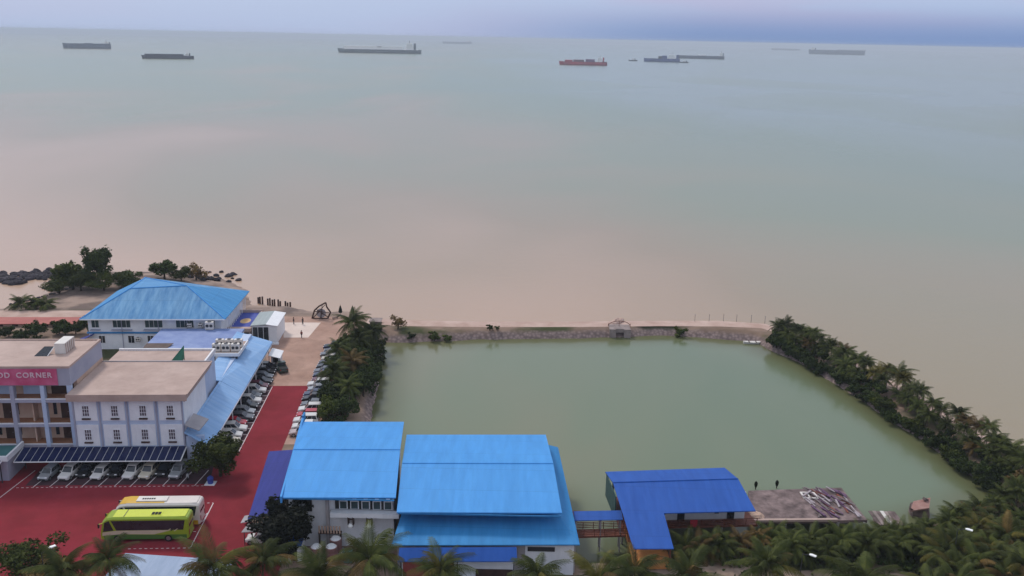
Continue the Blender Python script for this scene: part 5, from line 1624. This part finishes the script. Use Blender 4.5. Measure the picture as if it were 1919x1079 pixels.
ship('cargo_ship', 'faint far ship just above the long slab-sided ship', 'ship', 4308.4, 12085.4, -14.9, 347, 18, 50, M_hull_dk, M_hull_dk, (0.8, 0.08, 10))

# ------------------------------------------------------------------ vegetation
def np_mesh(name, V, F, m):
    me = bpy.data.meshes.new(name)
    V = np.asarray(V, np.float32)
    F = np.asarray(F, np.int32)
    k = F.shape[1]
    me.vertices.add(len(V))
    me.vertices.foreach_set('co', V.ravel())
    me.loops.add(F.size)
    me.loops.foreach_set('vertex_index', F.ravel())
    me.polygons.add(len(F))
    me.polygons.foreach_set('loop_start', np.arange(0, F.size, k, dtype=np.int32))
    me.polygons.foreach_set('loop_total', np.full(len(F), k, np.int32))
    me.update()
    me.validate()
    me.materials.append(m)
    return me


def frond_data(seed, L=4.3, rise=0.9, droop=2.3, pairs=30, lw=0.115, ll=1.35):
    """one feather palm frond along +x from the origin: rib and drooping leaflets"""
    rr = np.random.RandomState(seed)
    V, F = [], []

    def pt(t):
        return np.array([L * (t - 0.12 * t * t), 0.05 * math.sin(3 * t), rise * t - droop * t ** 2.2])
    ts = np.linspace(0, 1, 8)
    for i, t in enumerate(ts):
        p = pt(t)
        w = 0.055 * (1 - 0.75 * t)
        V += [p + (0, -w, 0.02), p + (0, w, 0.02)]
        if i:
            n = len(V)
            F.append((n - 4, n - 3, n - 1, n - 2))
    for k in range(pairs):
        t = 0.10 + 0.88 * k / (pairs - 1)
        p = pt(t)
        d = pt(min(1, t + 0.02)) - pt(t - 0.02)
        d /= np.linalg.norm(d)
        l = ll * (0.35 + 0.65 * math.sin(math.pi * min(1, t * 0.8 + 0.18))) * rr.uniform(0.8, 1.15)
        for s in (-1, 1):
            side = np.array([0, s, 0])
            out = side * 0.82 + d * 0.55 + np.array([0, 0, -0.45 - 0.3 * rr.rand()])
            out /= np.linalg.norm(out)
            mid = p + out * l * 0.5 + np.array([0, 0, 0.06])
            tip = p + out * l + np.array([0, 0, -0.16 * l])
            w = d * lw * 0.5
            n = len(V)
            V += [p - w * 0.7, p + w * 0.7, mid + w, mid - w, tip + w * 0.15, tip - w * 0.15]
            F += [(n, n + 1, n + 2, n + 3), (n + 3, n + 2, n + 4, n + 5)]
    return np.array(V), np.array(F)


def rotm(az, el):
    return np.array(Matrix.Rotation(az, 3, 'Z') @ Matrix.Rotation(-el, 3, 'Y'))


FD = [frond_data(1, 4.2, 1.9, 2.5), frond_data(2, 4.6, 1.3, 3.3), frond_data(3, 4.1, 0.7, 3.4), frond_data(4, 4.5, 1.1, 2.8)]
FROND_ME = [np_mesh('frond', *fd, M_palm) for fd in FD]
for me in FROND_ME:
    me.validate()


def frond_plan(seed, n=22):
    rr = random.Random(seed)
    out = []
    for i in range(n):
        az = i * 2.39996 + rr.uniform(-0.25, 0.25)
        f = i / (n - 1)
        el = R(68 - 88 * f + rr.uniform(-8, 8))
        out.append((az, el, rr.randrange(4), rr.uniform(0.85, 1.12)))
    return out


def crown_mesh(seed, m):
    Vs, Fs, k = [], [], 0
    for az, el, vi, sc in frond_plan(seed):
        V, F = FD[vi]
        W = (V * sc) @ rotm(az, el).T
        Vs.append(W)
        Fs.append(F + k)
        k += len(V)
    return np_mesh('crown', np.concatenate(Vs), np.concatenate(Fs), m)


CROWNS = [crown_mesh(s, M_palm) for s in (20, 21, 22, 23, 24)]


def trunk_mesh(seed, lean=0.35):
    rr = random.Random(seed)
    rings = []
    a = rr.uniform(0, 6.28)
    for k in range(7):
        t = k / 6
        cx_, cy_ = lean * math.cos(a) * (t * t - t) * 2, lean * math.sin(a) * (t * t - t) * 2
        r = 0.20 * (1 - 0.45 * t) + (0.08 if k == 0 else 0)
        rings.append([(cx_ + r * math.cos(2 * math.pi * i / 7), cy_ + r * math.sin(2 * math.pi * i / 7), t) for i in range(7)])
    mb = MB()
    mb.loft(rings)
    me = mb.mesh('trunk', True)
    me.materials.append(M_trunk)
    return me


TRUNKS = [trunk_mesh(s) for s in (1, 2, 3)]
prng = random.Random(42)


def ordinal(n):
    w = ['first', 'second', 'third', 'fourth', 'fifth', 'sixth', 'seventh', 'eighth', 'ninth', 'tenth', 'eleventh', 'twelfth', 'thirteenth', 'fourteenth', 'fifteenth', 'sixteenth', 'seventeenth', 'eighteenth', 'nineteenth']
    if n <= 19:
        return w[n - 1]
    t_, u_ = divmod(n, 10)
    tens = {2: 'twent', 3: 'thirt', 4: 'fort', 5: 'fift'}[t_]
    return tens + 'ieth' if u_ == 0 else tens + 'y-' + w[u_ - 1]



def palm(x, y, h, label, group, scale=1.0, fronds=False, z=None):
    z0 = float(land_height(np.array([x]), np.array([y]))[0]) if z is None else z
    z0 = max(z0, -1.9) - 0.1
    t = thing('palm_tree', label, 'palm', (x, y, z0), prng.uniform(0, 6.28), group)
    tr = link('trunk', prng.choice(TRUNKS), t)
    tr.scale = (scale, scale, h - z0)
    if fronds:
        for az, el, vi, sc in frond_plan(prng.randrange(10000), 21):
            f = link('frond', FROND_ME[vi], t)
            f.location = (0, 0, h - z0 - 0.05)
            f.rotation_euler = (Matrix.Rotation(az, 3, 'Z') @ Matrix.Rotation(-el, 3, 'Y')).to_euler()
            f.scale = (sc * scale,) * 3
            q = prng.random()
            if q < 0.20:
                set_mat(f, M_palm_y if q < 0.12 else M_palm_d)
    else:
        c = link('crown', prng.choice(CROWNS), t)
        c.location = (0, 0, h - z0 - 0.05)
        c.rotation_euler = (prng.uniform(-0.12, 0.12), prng.uniform(-0.12, 0.12), prng.uniform(0, 6.28))
        c.scale = (scale * prng.uniform(0.85, 1.15),) * 3
        if prng.random() < 0.16:
            set_mat(c, prng.choice([M_palm_y, M_palm_d]))
    return t


def leaf_cloud(seed, lobes, n, leaf, m):
    """many small leaf faces spread through a crown made of uneven lobes"""
    rr = np.random.RandomState(seed)
    w = np.array([l[3] * l[4] for l in lobes])
    pick = rr.choice(len(lobes), n, p=w / w.sum())
    d = rr.normal(size=(n, 3))
    d /= np.linalg.norm(d, axis=1)[:, None]
    rad = rr.uniform(0.45, 1.0, n) ** 0.6 * (1 + 0.22 * np.sin(d[:, 0] * 5 + pick) * np.sin(d[:, 1] * 6 + 2 * pick) + 0.12 * rr.normal(size=n))
    L = np.array(lobes)
    P = L[pick, :3] + d * rad[:, None] * np.stack([L[pick, 3], L[pick, 3], L[pick, 4]], 1)
    a = rr.normal(size=(n, 3))
    a[:, 2] *= 0.45
    a /= np.linalg.norm(a, axis=1)[:, None]
    b = np.cross(a, d + 0.6 * rr.normal(size=(n, 3)))
    b /= np.linalg.norm(b, axis=1)[:, None]
    s = leaf * rr.uniform(0.6, 1.35, n)[:, None]
    V = np.concatenate([P - a * s * 0.6, P + b * s * 0.38, P + a * s * 0.6, P - b * s * 0.38])
    i = np.arange(n)
    F = np.stack([i, i + n, i + 2 * n, i + 3 * n], 1)
    return V, F


def lobe_set(seed, k, R0, H0):
    rr = random.Random(seed)
    out = [(0.1 * R0, -0.08 * R0, H0 * 0.5, R0 * 0.52, H0 * 0.36)]
    for i in range(k):
        a = 2 * math.pi * i / k + rr.uniform(-0.5, 0.5)
        q = rr.uniform(0.35, 0.85) * R0
        out.append((q * math.cos(a), q * math.sin(a), H0 * rr.uniform(0.22, 0.9), R0 * rr.uniform(0.22, 0.46), H0 * rr.uniform(0.12, 0.27)))
    return out


def limb_trunk(seed, R0, H0, z0):
    rr = random.Random(seed)
    mb = MB()
    mb.tube((0, 0, -0.3), (0.05, 0, z0 + H0 * 0.3), 0.055 * R0 + 0.08, 0.03 * R0 + 0.05, n=7)
    for i in range(5):
        a = 2 * math.pi * i / 5 + rr.uniform(-0.4, 0.4)
        q = R0 * rr.uniform(0.4, 0.7)
        mb.tube((0.02, 0, z0 + H0 * rr.uniform(0.05, 0.25)), (q * math.cos(a), q * math.sin(a), z0 + H0 * rr.uniform(0.45, 0.75)), 0.03 * R0 + 0.04, 0.02, n=5)
    me = mb.mesh('trunk')
    me.materials.append(M_bark)
    return me


TREE_ME = {}


def tree_kind(key, seed, R0, H0, clear, n, leaf, m, k=8):
    V, F = leaf_cloud(seed, lobe_set(seed, k, R0, H0), n, leaf, m)
    V[:, 2] += clear
    TREE_ME[key] = (np_mesh('crown', V, F, m), limb_trunk(seed, R0, H0, clear))


tree_kind('mangrove_a', 51, 2.0, 3.0, 0.3, 1500, 0.36, M_leaf_dk)
tree_kind('mangrove_b', 52, 1.7, 2.5, 0.2, 1300, 0.36, M_leaf_dk)
tree_kind('mangrove_c', 53, 2.2, 3.4, 0.3, 1600, 0.38, M_leaf_gr)
tree_kind('broad_a', 54, 3.0, 4.6, 1.2, 2600, 0.42, M_leaf_dk, 10)
tree_kind('broad_b', 55, 2.7, 4.2, 1.0, 2400, 0.42, M_leaf_gr, 9)
tree_kind('green_tree', 56, 3.7, 6.2, 0.5, 6000, 0.36, M_leaf_gr, 14)
tree_kind('dark_tree', 57, 3.4, 6.4, 0.4, 8000, 0.36, M_leaf_bk, 14)
tree_kind('beach_tree', 58, 4.2, 8.2, 2.2, 3600, 0.50, M_leaf_dk, 9)
tree_kind('shrub', 59, 1.1, 1.5, 0.05, 700, 0.28, M_leaf_gr, 6)
tree_kind('dry_shrub', 60, 1.4, 2.2, 0.2, 700, 0.26, M_leaf_br, 7)
tree_kind('big_shrub', 61, 3.2, 3.8, 0.3, 5200, 0.25, M_leaf_gr, 14)


def tree(name, key, x, y, label, cat, group=None, s=1.0, sz=None, m=None):
    z0 = max(float(land_height(np.array([x]), np.array([y]))[0]), -1.95)
    t = thing(name, label, cat, (x, y, z0), prng.uniform(0, 6.28), group)
    sz = s if sz is None else sz
    t.scale = (s, s, sz)
    cm, tm = TREE_ME[key]
    link('trunk', tm, t)
    c = link('crown', cm, t)
    if m is not None:
        set_mat(c, m)
    return t


# embankment on the right: palms on the crest, mangrove bushes at the waterline
EMB = [(59.6, 196.4, 63.4, 201.0), (65.0, 184.6, 70.6, 187.4), (70.2, 165.0, 77.4, 166.4), (75.2, 140.6, 82.2, 141.8), (77.0, 128.0, 84.0, 129.0)]


def emb(t, s):
    k = min(int(t * 4), 3)
    f = t * 4 - k
    a, b = EMB[k], EMB[k + 1]
    q = [a[i] + (b[i] - a[i]) * f for i in range(4)]
    return q[0] + (q[2] - q[0]) * s, q[1] + (q[3] - q[1]) * s


for i in range(34):
    t_ = (i + 0.5 + prng.uniform(-0.2, 0.2)) / 34
    x, y = emb(t_, prng.uniform(0.42, 0.66))
    palm(x, y, prng.uniform(2.4, 4.2), 'palm in the upper row of the right embankment, %s from the causeway' % ordinal(i + 1), 'palms on the right embankment', prng.uniform(0.44, 0.66))
for i in range(26):
    t_ = (i + 0.3 + prng.uniform(-0.2, 0.2)) / 26
    x, y = emb(t_, prng.uniform(0.05, 0.36))
    palm(x, y, prng.uniform(1.6, 2.8), 'short palm in the lower row of the right embankment, %s from the causeway' % ordinal(i + 1), 'short palms on the right embankment', prng.uniform(0.42, 0.58))
for i in range(48):
    t_ = (i + 0.2) / 48
    x, y = emb(t_, prng.uniform(-0.30, -0.06))
    tree('mangrove_bush', prng.choice(['mangrove_a', 'mangrove_b', 'mangrove_c', 'mangrove_a']), x, y, 'dark mangrove bush at the embankment waterline, %s from the causeway' % ordinal(i + 1), 'bush', 'mangroves along the right embankment', prng.uniform(0.6, 0.85))
for i in range(30):
    t_ = (i + 0.5) / 30
    x, y = emb(t_, prng.uniform(0.0, 0.6))
    tree('mangrove_bush', 'mangrove_b', x, y, 'low dark bush between the embankment palm trunks, %s from the causeway' % ordinal(i + 1), 'bush', 'bushes under the embankment palms', prng.uniform(0.6, 0.85))

# strip of palms and trees between the parked cars and the pond
STRIP = [(-32.2, 147), (-29.4, 147.5), (-32.6, 151), (-29.6, 152), (-33.2, 155), (-30.2, 156), (-28.0, 158), (-33.6, 159.5), (-30.8, 160.5), (-28.4, 163), (-34.2, 164), (-31.2, 165), (-34.8, 168.5), (-31.6, 169.5), (-29.0, 168),
         (-35.2, 173), (-32.0, 174), (-29.6, 173.5), (-35.6, 177.5), (-32.2, 178.5), (-29.8, 179), (-35.8, 182), (-32.6, 183), (-30.2, 184.5), (-33.4, 187.5), (-30.8, 189.5)]
for i, (x, y) in enumerate(STRIP):
    x += 0.6
    nth = ordinal(i // 4 + 1 if i % 4 == 3 else i - i // 4 - (1 if i % 4 == 4 else 0) + 1)
    if i % 4 == 3:
        palm(x, y, prng.uniform(3.4, 4.3), 'dark palm among the trees between cars and pond, %s from the near end' % nth, 'palms in the strip by the pond', 0.74)
    else:
        tree('shade_tree', prng.choice(['broad_a', 'broad_b', 'broad_a']), x, y, 'dense dark tree between parked cars and pond, %s from the near end' % nth, 'tree', 'trees in the strip by the pond', prng.uniform(0.66, 0.86))
palm(-34.2, 186.5, 5.0, 'single palm standing clear at the far end of the tree strip', 'palms in the strip by the pond', 1.0)
for x, y in ((-27.4, 171), (-27.6, 176), (-27.0, 166.5), (-28.2, 182), (-28.6, 187)):
    tree('mangrove_bush', 'mangrove_a', x, y, 'dark bush overhanging the left pond shore', 'bush', 'bushes on the left pond shore', 0.85)
for k, (x, y, s) in enumerate(((-22.6, 195.0, 0.9), (-17.4, 195.6, 1.25), (-14.4, 195.6, 1.0), (39.6, 202.6, 1.35), (-4.9, 199.3, 0.75), (-3.3, 199.6, 0.55))):
    tree('round_shrub', 'shrub', x, y, ['round dark green shrub at the left end of the causeway', 'wide olive shrub on the causeway slope, second from the left', 'round shrub touching the wide olive shrub', 'olive shrub on the causeway slope right of the sluice', 'small bright green tree on the causeway', 'tiny green shrub right of the small causeway tree'][k], 'shrub', None, s, m=M_leaf_dk if k == 0 else None)
tree('dry_shrub', 'dry_shrub', -26.0, 198.5, 'bare twiggy shrub on the causeway near the brown hut', 'shrub', None, 1.3)

# beach trees at far left
tree('beach_tree', 'beach_tree', -108.5, 229.5, 'tall dark spreading tree on the beach spit', 'tree', None, 1.12, 1.05)
tree('beach_tree', 'broad_b', -115.5, 229.5, 'bushy green tree left of the tall beach tree', 'tree', None, 1.75, 1.45)
tree('beach_tree', 'broad_a', -101.5, 230, 'low dark tree right of the tall beach tree', 'tree', None, 1.35, 0.75)
tree('beach_tree', 'broad_a', -94.5, 238, 'low dark tree behind the hotel roof ridge', 'tree', None, 1.25, 0.95)
tree('beach_tree', 'broad_b', -119.3, 235, 'small tree at the seaward tip of the beach grove', 'tree', None, 0.95, 1.2)
for k, (x, y, key, s) in enumerate(((-111.5, 225.6, 'big_shrub', 1.15), (-105.5, 225.6, 'big_shrub', 1.15), (-99.5, 227.5, 'big_shrub', 1.0), (-89.4, 236.5, 'big_shrub', 0.9), (-117.6, 226.4, 'big_shrub', 1.1), (-86.8, 240.5, 'dry_shrub', 1.9))):
    tree('beach_shrub', key, x, y, ['green shrub at the foot of the tall beach tree', 'green shrub right of the foot of the tall beach tree', 'low shrub at the right end of the beach grove', 'bright green shrub right of the hotel roof ridge', 'green shrub at the left end of the beach grove', 'dry brown shrub among the rocks behind the hotel'][k], 'shrub', None, s)
for k, (u, v, s) in enumerate(((-104.5, 216.2, 1.0), (-101.4, 216.6, 0.9), (-98.5, 216.0, 0.75))):
    x, y = xy(u, v)
    palm(x, y, 0.9, 'low green palm clump on the beach above the path, %s from the left' % ordinal(k + 1), 'palm clumps on the beach', 0.75, z=0)
for k in range(20):
    x, y = xy(-120 + 1.9 * k + prng.uniform(-0.5, 0.5), prng.uniform(190.5, 199.5))
    tree('garden_bush', prng.choice(['mangrove_b', 'shrub', 'mangrove_a']), x, y, 'dark bush in the shaded garden left of the hotel, %s from the left' % ordinal(k + 1), 'bush', 'bushes in the hotel garden', prng.uniform(0.7, 1.1))
x, y = xy(-81.2, 196.5)
tree('garden_tree', 'broad_a', x, y, 'dark green tree at the left corner of the hotel', 'tree', None, 0.75)

# single trees of the foreground
x, y = xy(-35.5, 127.6)
tree('shade_tree', 'green_tree', x, y, 'green round tree between the parked cars and the red lot', 'tree', None, 1.08)
tree('dark_tree', 'dark_tree', -28.3, 104.0, 'nearly black bushy tree in front of the great hall', 'tree', None, 1.22, 1.0)
tree('corner_shrub', 'big_shrub', -57.5, 97.0, 'broad olive shrub at the bottom left corner', 'shrub', None, 1.25)
tree('corner_shrub', 'big_shrub', -54.0, 93.0, 'brownish shrub right of the olive corner shrub', 'shrub', None, 1.1, m=M_leaf_br)

# palms along the bottom edge whose fronds can be told apart
NEAR = [(-49.0, 88.0, 'between the corner shrub and the pale roof'), (-44.5, 89.4, 'whose fronds hang over the pale house roof'), (-32.5, 88.6, 'at the right edge of the pale house roof'), (-27.8, 91.4, 'in front of the car port'),
        (-20.6, 88.2, 'below the water tanks'), (-15.7, 91.6, 'in front of the great hall corner'), (-7.5, 91.0, 'before the royal blue awning'), (3.4, 88.0, 'before the corrugated hall wall'), (10.2, 87.6, 'left of the footbridge lamp'),
        (14.2, 88.4, 'right of the footbridge lamp'), (20.6, 89.6, 'below the pavilion porch'), (29.6, 91.2, 'left of the sandy track lamp'), (39.5, 88.2, 'right of the sandy track lamp')]
for x, y, where in NEAR:
    palm(x, y, 7.3 + prng.uniform(-0.9, 0.6), 'coconut palm at the bottom edge, %s' % where, 'palms along the bottom edge', prng.uniform(0.85, 1.15), fronds=True)
# the palm grove at lower right
GROVE = [('pond-side row', [(23.5 + 1.85 * k, min(109.0, 105.4 + 0.25 * k), 1.4) for k in range(19)]),
         ('right pond-side row', [(57.5, 110.6, 1.6), (60.0, 111.8, 1.6), (62.4, 113.0, 1.7), (64.8, 114.4, 1.7), (67.2, 115.6, 1.8), (69.8, 117.4, 1.8), (72.4, 119.2, 1.8), (75.0, 121.0, 1.8), (78.0, 122.0, 2.0), (81.0, 121.6, 2.2)]),
         ('second row', [(36.5 + 2.6 * k, 104.4 + 0.25 * k, 2.0) for k in range(8)]),
         ('third row', [(58.5 + 2.4 * k, 106.6 + 0.9 * k, 2.6) for k in range(10)]),
         ('fourth row', [(54.0 + 2.5 * k, 101.0 + 0.85 * k, 3.4) for k in range(12)]),
         ('fifth row', [(54.0 + 2.7 * k, 95.8 + 0.9 * k, 4.2) for k in range(11)]),
         ('nearest row', [(49.0 + 3.0 * k, 91.2 + 0.8 * k, 5.4) for k in range(11)])]
for row, spots in GROVE:
    big = row in ('nearest row', 'fifth row', 'fourth row')
    for i, (x, y, h) in enumerate(spots):
        palm(x + prng.uniform(-0.7, 0.7), y + prng.uniform(-0.7, 0.7), h + prng.uniform(-0.5, 0.7), 'dark palm in the %s of the lower right grove, %s from the left' % (row, ordinal(i + 1)), 'palms of the lower right grove', prng.uniform(0.72, 0.88) if big else prng.uniform(0.55, 0.72), fronds=big)
for k, (x, y, s) in enumerate(((61, 99.5, 1.9), (64, 95.5, 2.1), (69.5, 96, 2.1), (79.0, 123.5, 1.3), (77.2, 126.2, 1.2), (82.4, 124.5, 1.1), (66.4, 92.5, 2.0))):
    tree('dry_bush', 'dry_shrub', x, y, ['yellow-brown dry bush at the foot of the right lamp post', 'dry brown bush left of the bottom right corner', 'reddish dry bush near the bottom right corner', 'tallest dry bush at the right end of the pond', 'dry bush touching the pond at its right end', 'dry bush beside the embankment path', 'lowest dry bush at the bottom edge right'][k], 'bush', 'dry bushes in the right grove', s)


def undergrowth():
    rr = np.random.RandomState(77)
    n = 30000
    X = rr.uniform(20, 86, n)
    Y = rr.uniform(84, 128, n)
    z = land_height(X, Y)
    path = (X < 52) & (Y > 93 + 1.5 * np.sin(X * 0.4)) & (Y < 103 + 1.0 * np.sin(X * 0.55))
    keep = (z > -1.85) & ~(path & (rr.rand(n) > 0.06)) & (np.sin(X * 0.9) + np.sin(Y * 1.1 + X * 0.3) + rr.normal(size=n) * 0.8 > -1.2) & (X < 84)
    X, Y, z = X[keep], Y[keep], z[keep]
    # second patch: the palm strip between cars and pond
    n2 = 5000
    X2 = rr.uniform(-36, -26, n2)
    Y2 = rr.uniform(144, 192, n2)
    z2 = land_height(X2, Y2)
    u2 = X2 * CP + Y2 * SP
    k2 = (z2 > -1.8) & (u2 > -23.2) & ((X2 < -28.5) | (Y2 > 160))
    X, Y, z = np.concatenate([X, X2[k2]]), np.concatenate([Y, Y2[k2]]), np.concatenate([z, z2[k2]])
    n = len(X)
    P = np.stack([X, Y, z + rr.uniform(0.05, 0.75, n)], 1)
    a = rr.normal(size=(n, 3))
    a /= np.linalg.norm(a, axis=1)[:, None]
    b = np.cross(a, rr.normal(size=(n, 3)))
    b /= np.linalg.norm(b, axis=1)[:, None]
    s = rr.uniform(0.2, 0.5, n)[:, None]
    V = np.concatenate([P - a * s, P + b * s * 0.5, P + a * s, P - b * s * 0.5])
    i = np.arange(n)
    o = link('undergrowth', np_mesh('undergrowth', V, np.stack([i, i + n, i + 2 * n, i + 3 * n], 1), M_leaf_dk))
    tag(o, 'low dark undergrowth on the ground between the palms', 'undergrowth', None, 'stuff')


undergrowth()

# ------------------------------------------------------------------ rocks of the breakwater and the beach
def rock_mesh(seed):
    rr = random.Random(seed)
    mb = MB()
    rings = []
    for k in range(5):
        a = -math.pi / 2 + math.pi * k / 4
        rings.append([(max(math.cos(a), 0.15) * math.cos(2 * math.pi * i / 7) * rr.uniform(0.75, 1.2), max(math.cos(a), 0.15) * math.sin(2 * math.pi * i / 7) * rr.uniform(0.75, 1.2), 0.62 * math.sin(a) * rr.uniform(0.8, 1.15)) for i in range(7)])
    mb.loft(rings)
    me = mb.mesh('rock')
    me.materials.append(M_rock)
    return me


ROCKS = [rock_mesh(s) for s in range(5)]


def rock(x, y, s, label, group):
    o = link('rock', ROCKS[prng.randrange(5)])
    zz = max(float(land_height(np.array([x]), np.array([y]))[0]), -2.05)
    o.location = (x, y, zz + 0.25 * s)
    o.rotation_euler = (prng.uniform(-0.3, 0.3), prng.uniform(-0.3, 0.3), prng.uniform(0, 6.28))
    o.scale = (s * prng.uniform(0.8, 1.3), s * prng.uniform(0.8, 1.2), s)
    return tag(o, label, 'rock', group)


for i in range(190):
    t_ = prng.random()
    x = -125.5 - 29 * t_ + prng.uniform(-1.2, 1.2)
    y = 247.0 - 8.5 * t_ + prng.gauss(0, 2.0 + 0.8 * (1 - t_))
    rock(x, y, prng.uniform(0.6, 1.35), 'black boulder of the breakwater running left from the spit', 'breakwater boulders')
for i in range(26):
    t_ = prng.random()
    rock(-127.2 + 4.5 * t_ + prng.gauss(0, 0.7), 246 - 15 * t_ + prng.gauss(0, 0.8), prng.uniform(0.4, 0.8), 'dark boulder along the inner edge of the spit', 'boulders inside the spit')
for i in range(22):
    t_ = i / 21
    rock(-117.0 - 9 * t_ + prng.gauss(0, 0.3), 231.5 - 13.5 * t_ + prng.gauss(0, 0.35), prng.uniform(0.25, 0.5), 'small stone in the line crossing the beach', 'stones in a line on the beach')
for x, y, s in ((-96.9, 253, 0.8), (-85.5, 242.5, 1.3), (-83.6, 243.2, 1.2), (-81.8, 242.6, 1.1), (-86.8, 243.8, 1.0), (-80.6, 249.5, 1.1), (-80.0, 251.5, 0.9), (-76.8, 245.5, 0.8), (-84.2, 254, 0.7), (-84.3, 249.7, 0.9), (-88.4, 247.6, 1.0), (-98.6, 250.5, 0.9),
                (-82.4, 246.4, 0.6), (-78.8, 243.4, 0.7), (-90.2, 246, 0.9), (-87.5, 253.6, 0.5), (-92.6, 251.5, 0.8), (-79.0, 247.2, 0.5), (-89.4, 243.6, 1.1), (-84.9, 240.6, 1.0)):
    rock(x, y, s, 'dark rock in the scatter off the beach behind the hotel', 'rocks off the beach behind the hotel')

# ------------------------------------------------------------------ sea haze
def make_haze():
    m = bpy.data.materials.new('sea_haze')
    m.use_nodes = True
    nt = m.node_tree
    nt.nodes.clear()
    out = nt.nodes.new('ShaderNodeOutputMaterial')
    v = nt.nodes.new('ShaderNodeVolumePrincipled')
    v.inputs['Color'].default_value = (0.84, 0.92, 1.0, 1)
    v.inputs['Density'].default_value = 0.00014
    v.inputs['Anisotropy'].default_value = 0.0
    nt.links.new(v.outputs['Volume'], out.inputs['Volume'])
    o = MB().box(-30500, 30500, -30500, 30500, -80, 70).build('haze', m)
    tag(o, kind='stuff')
    o['label'] = 'thin pale sea haze fading the far ships'


make_haze()
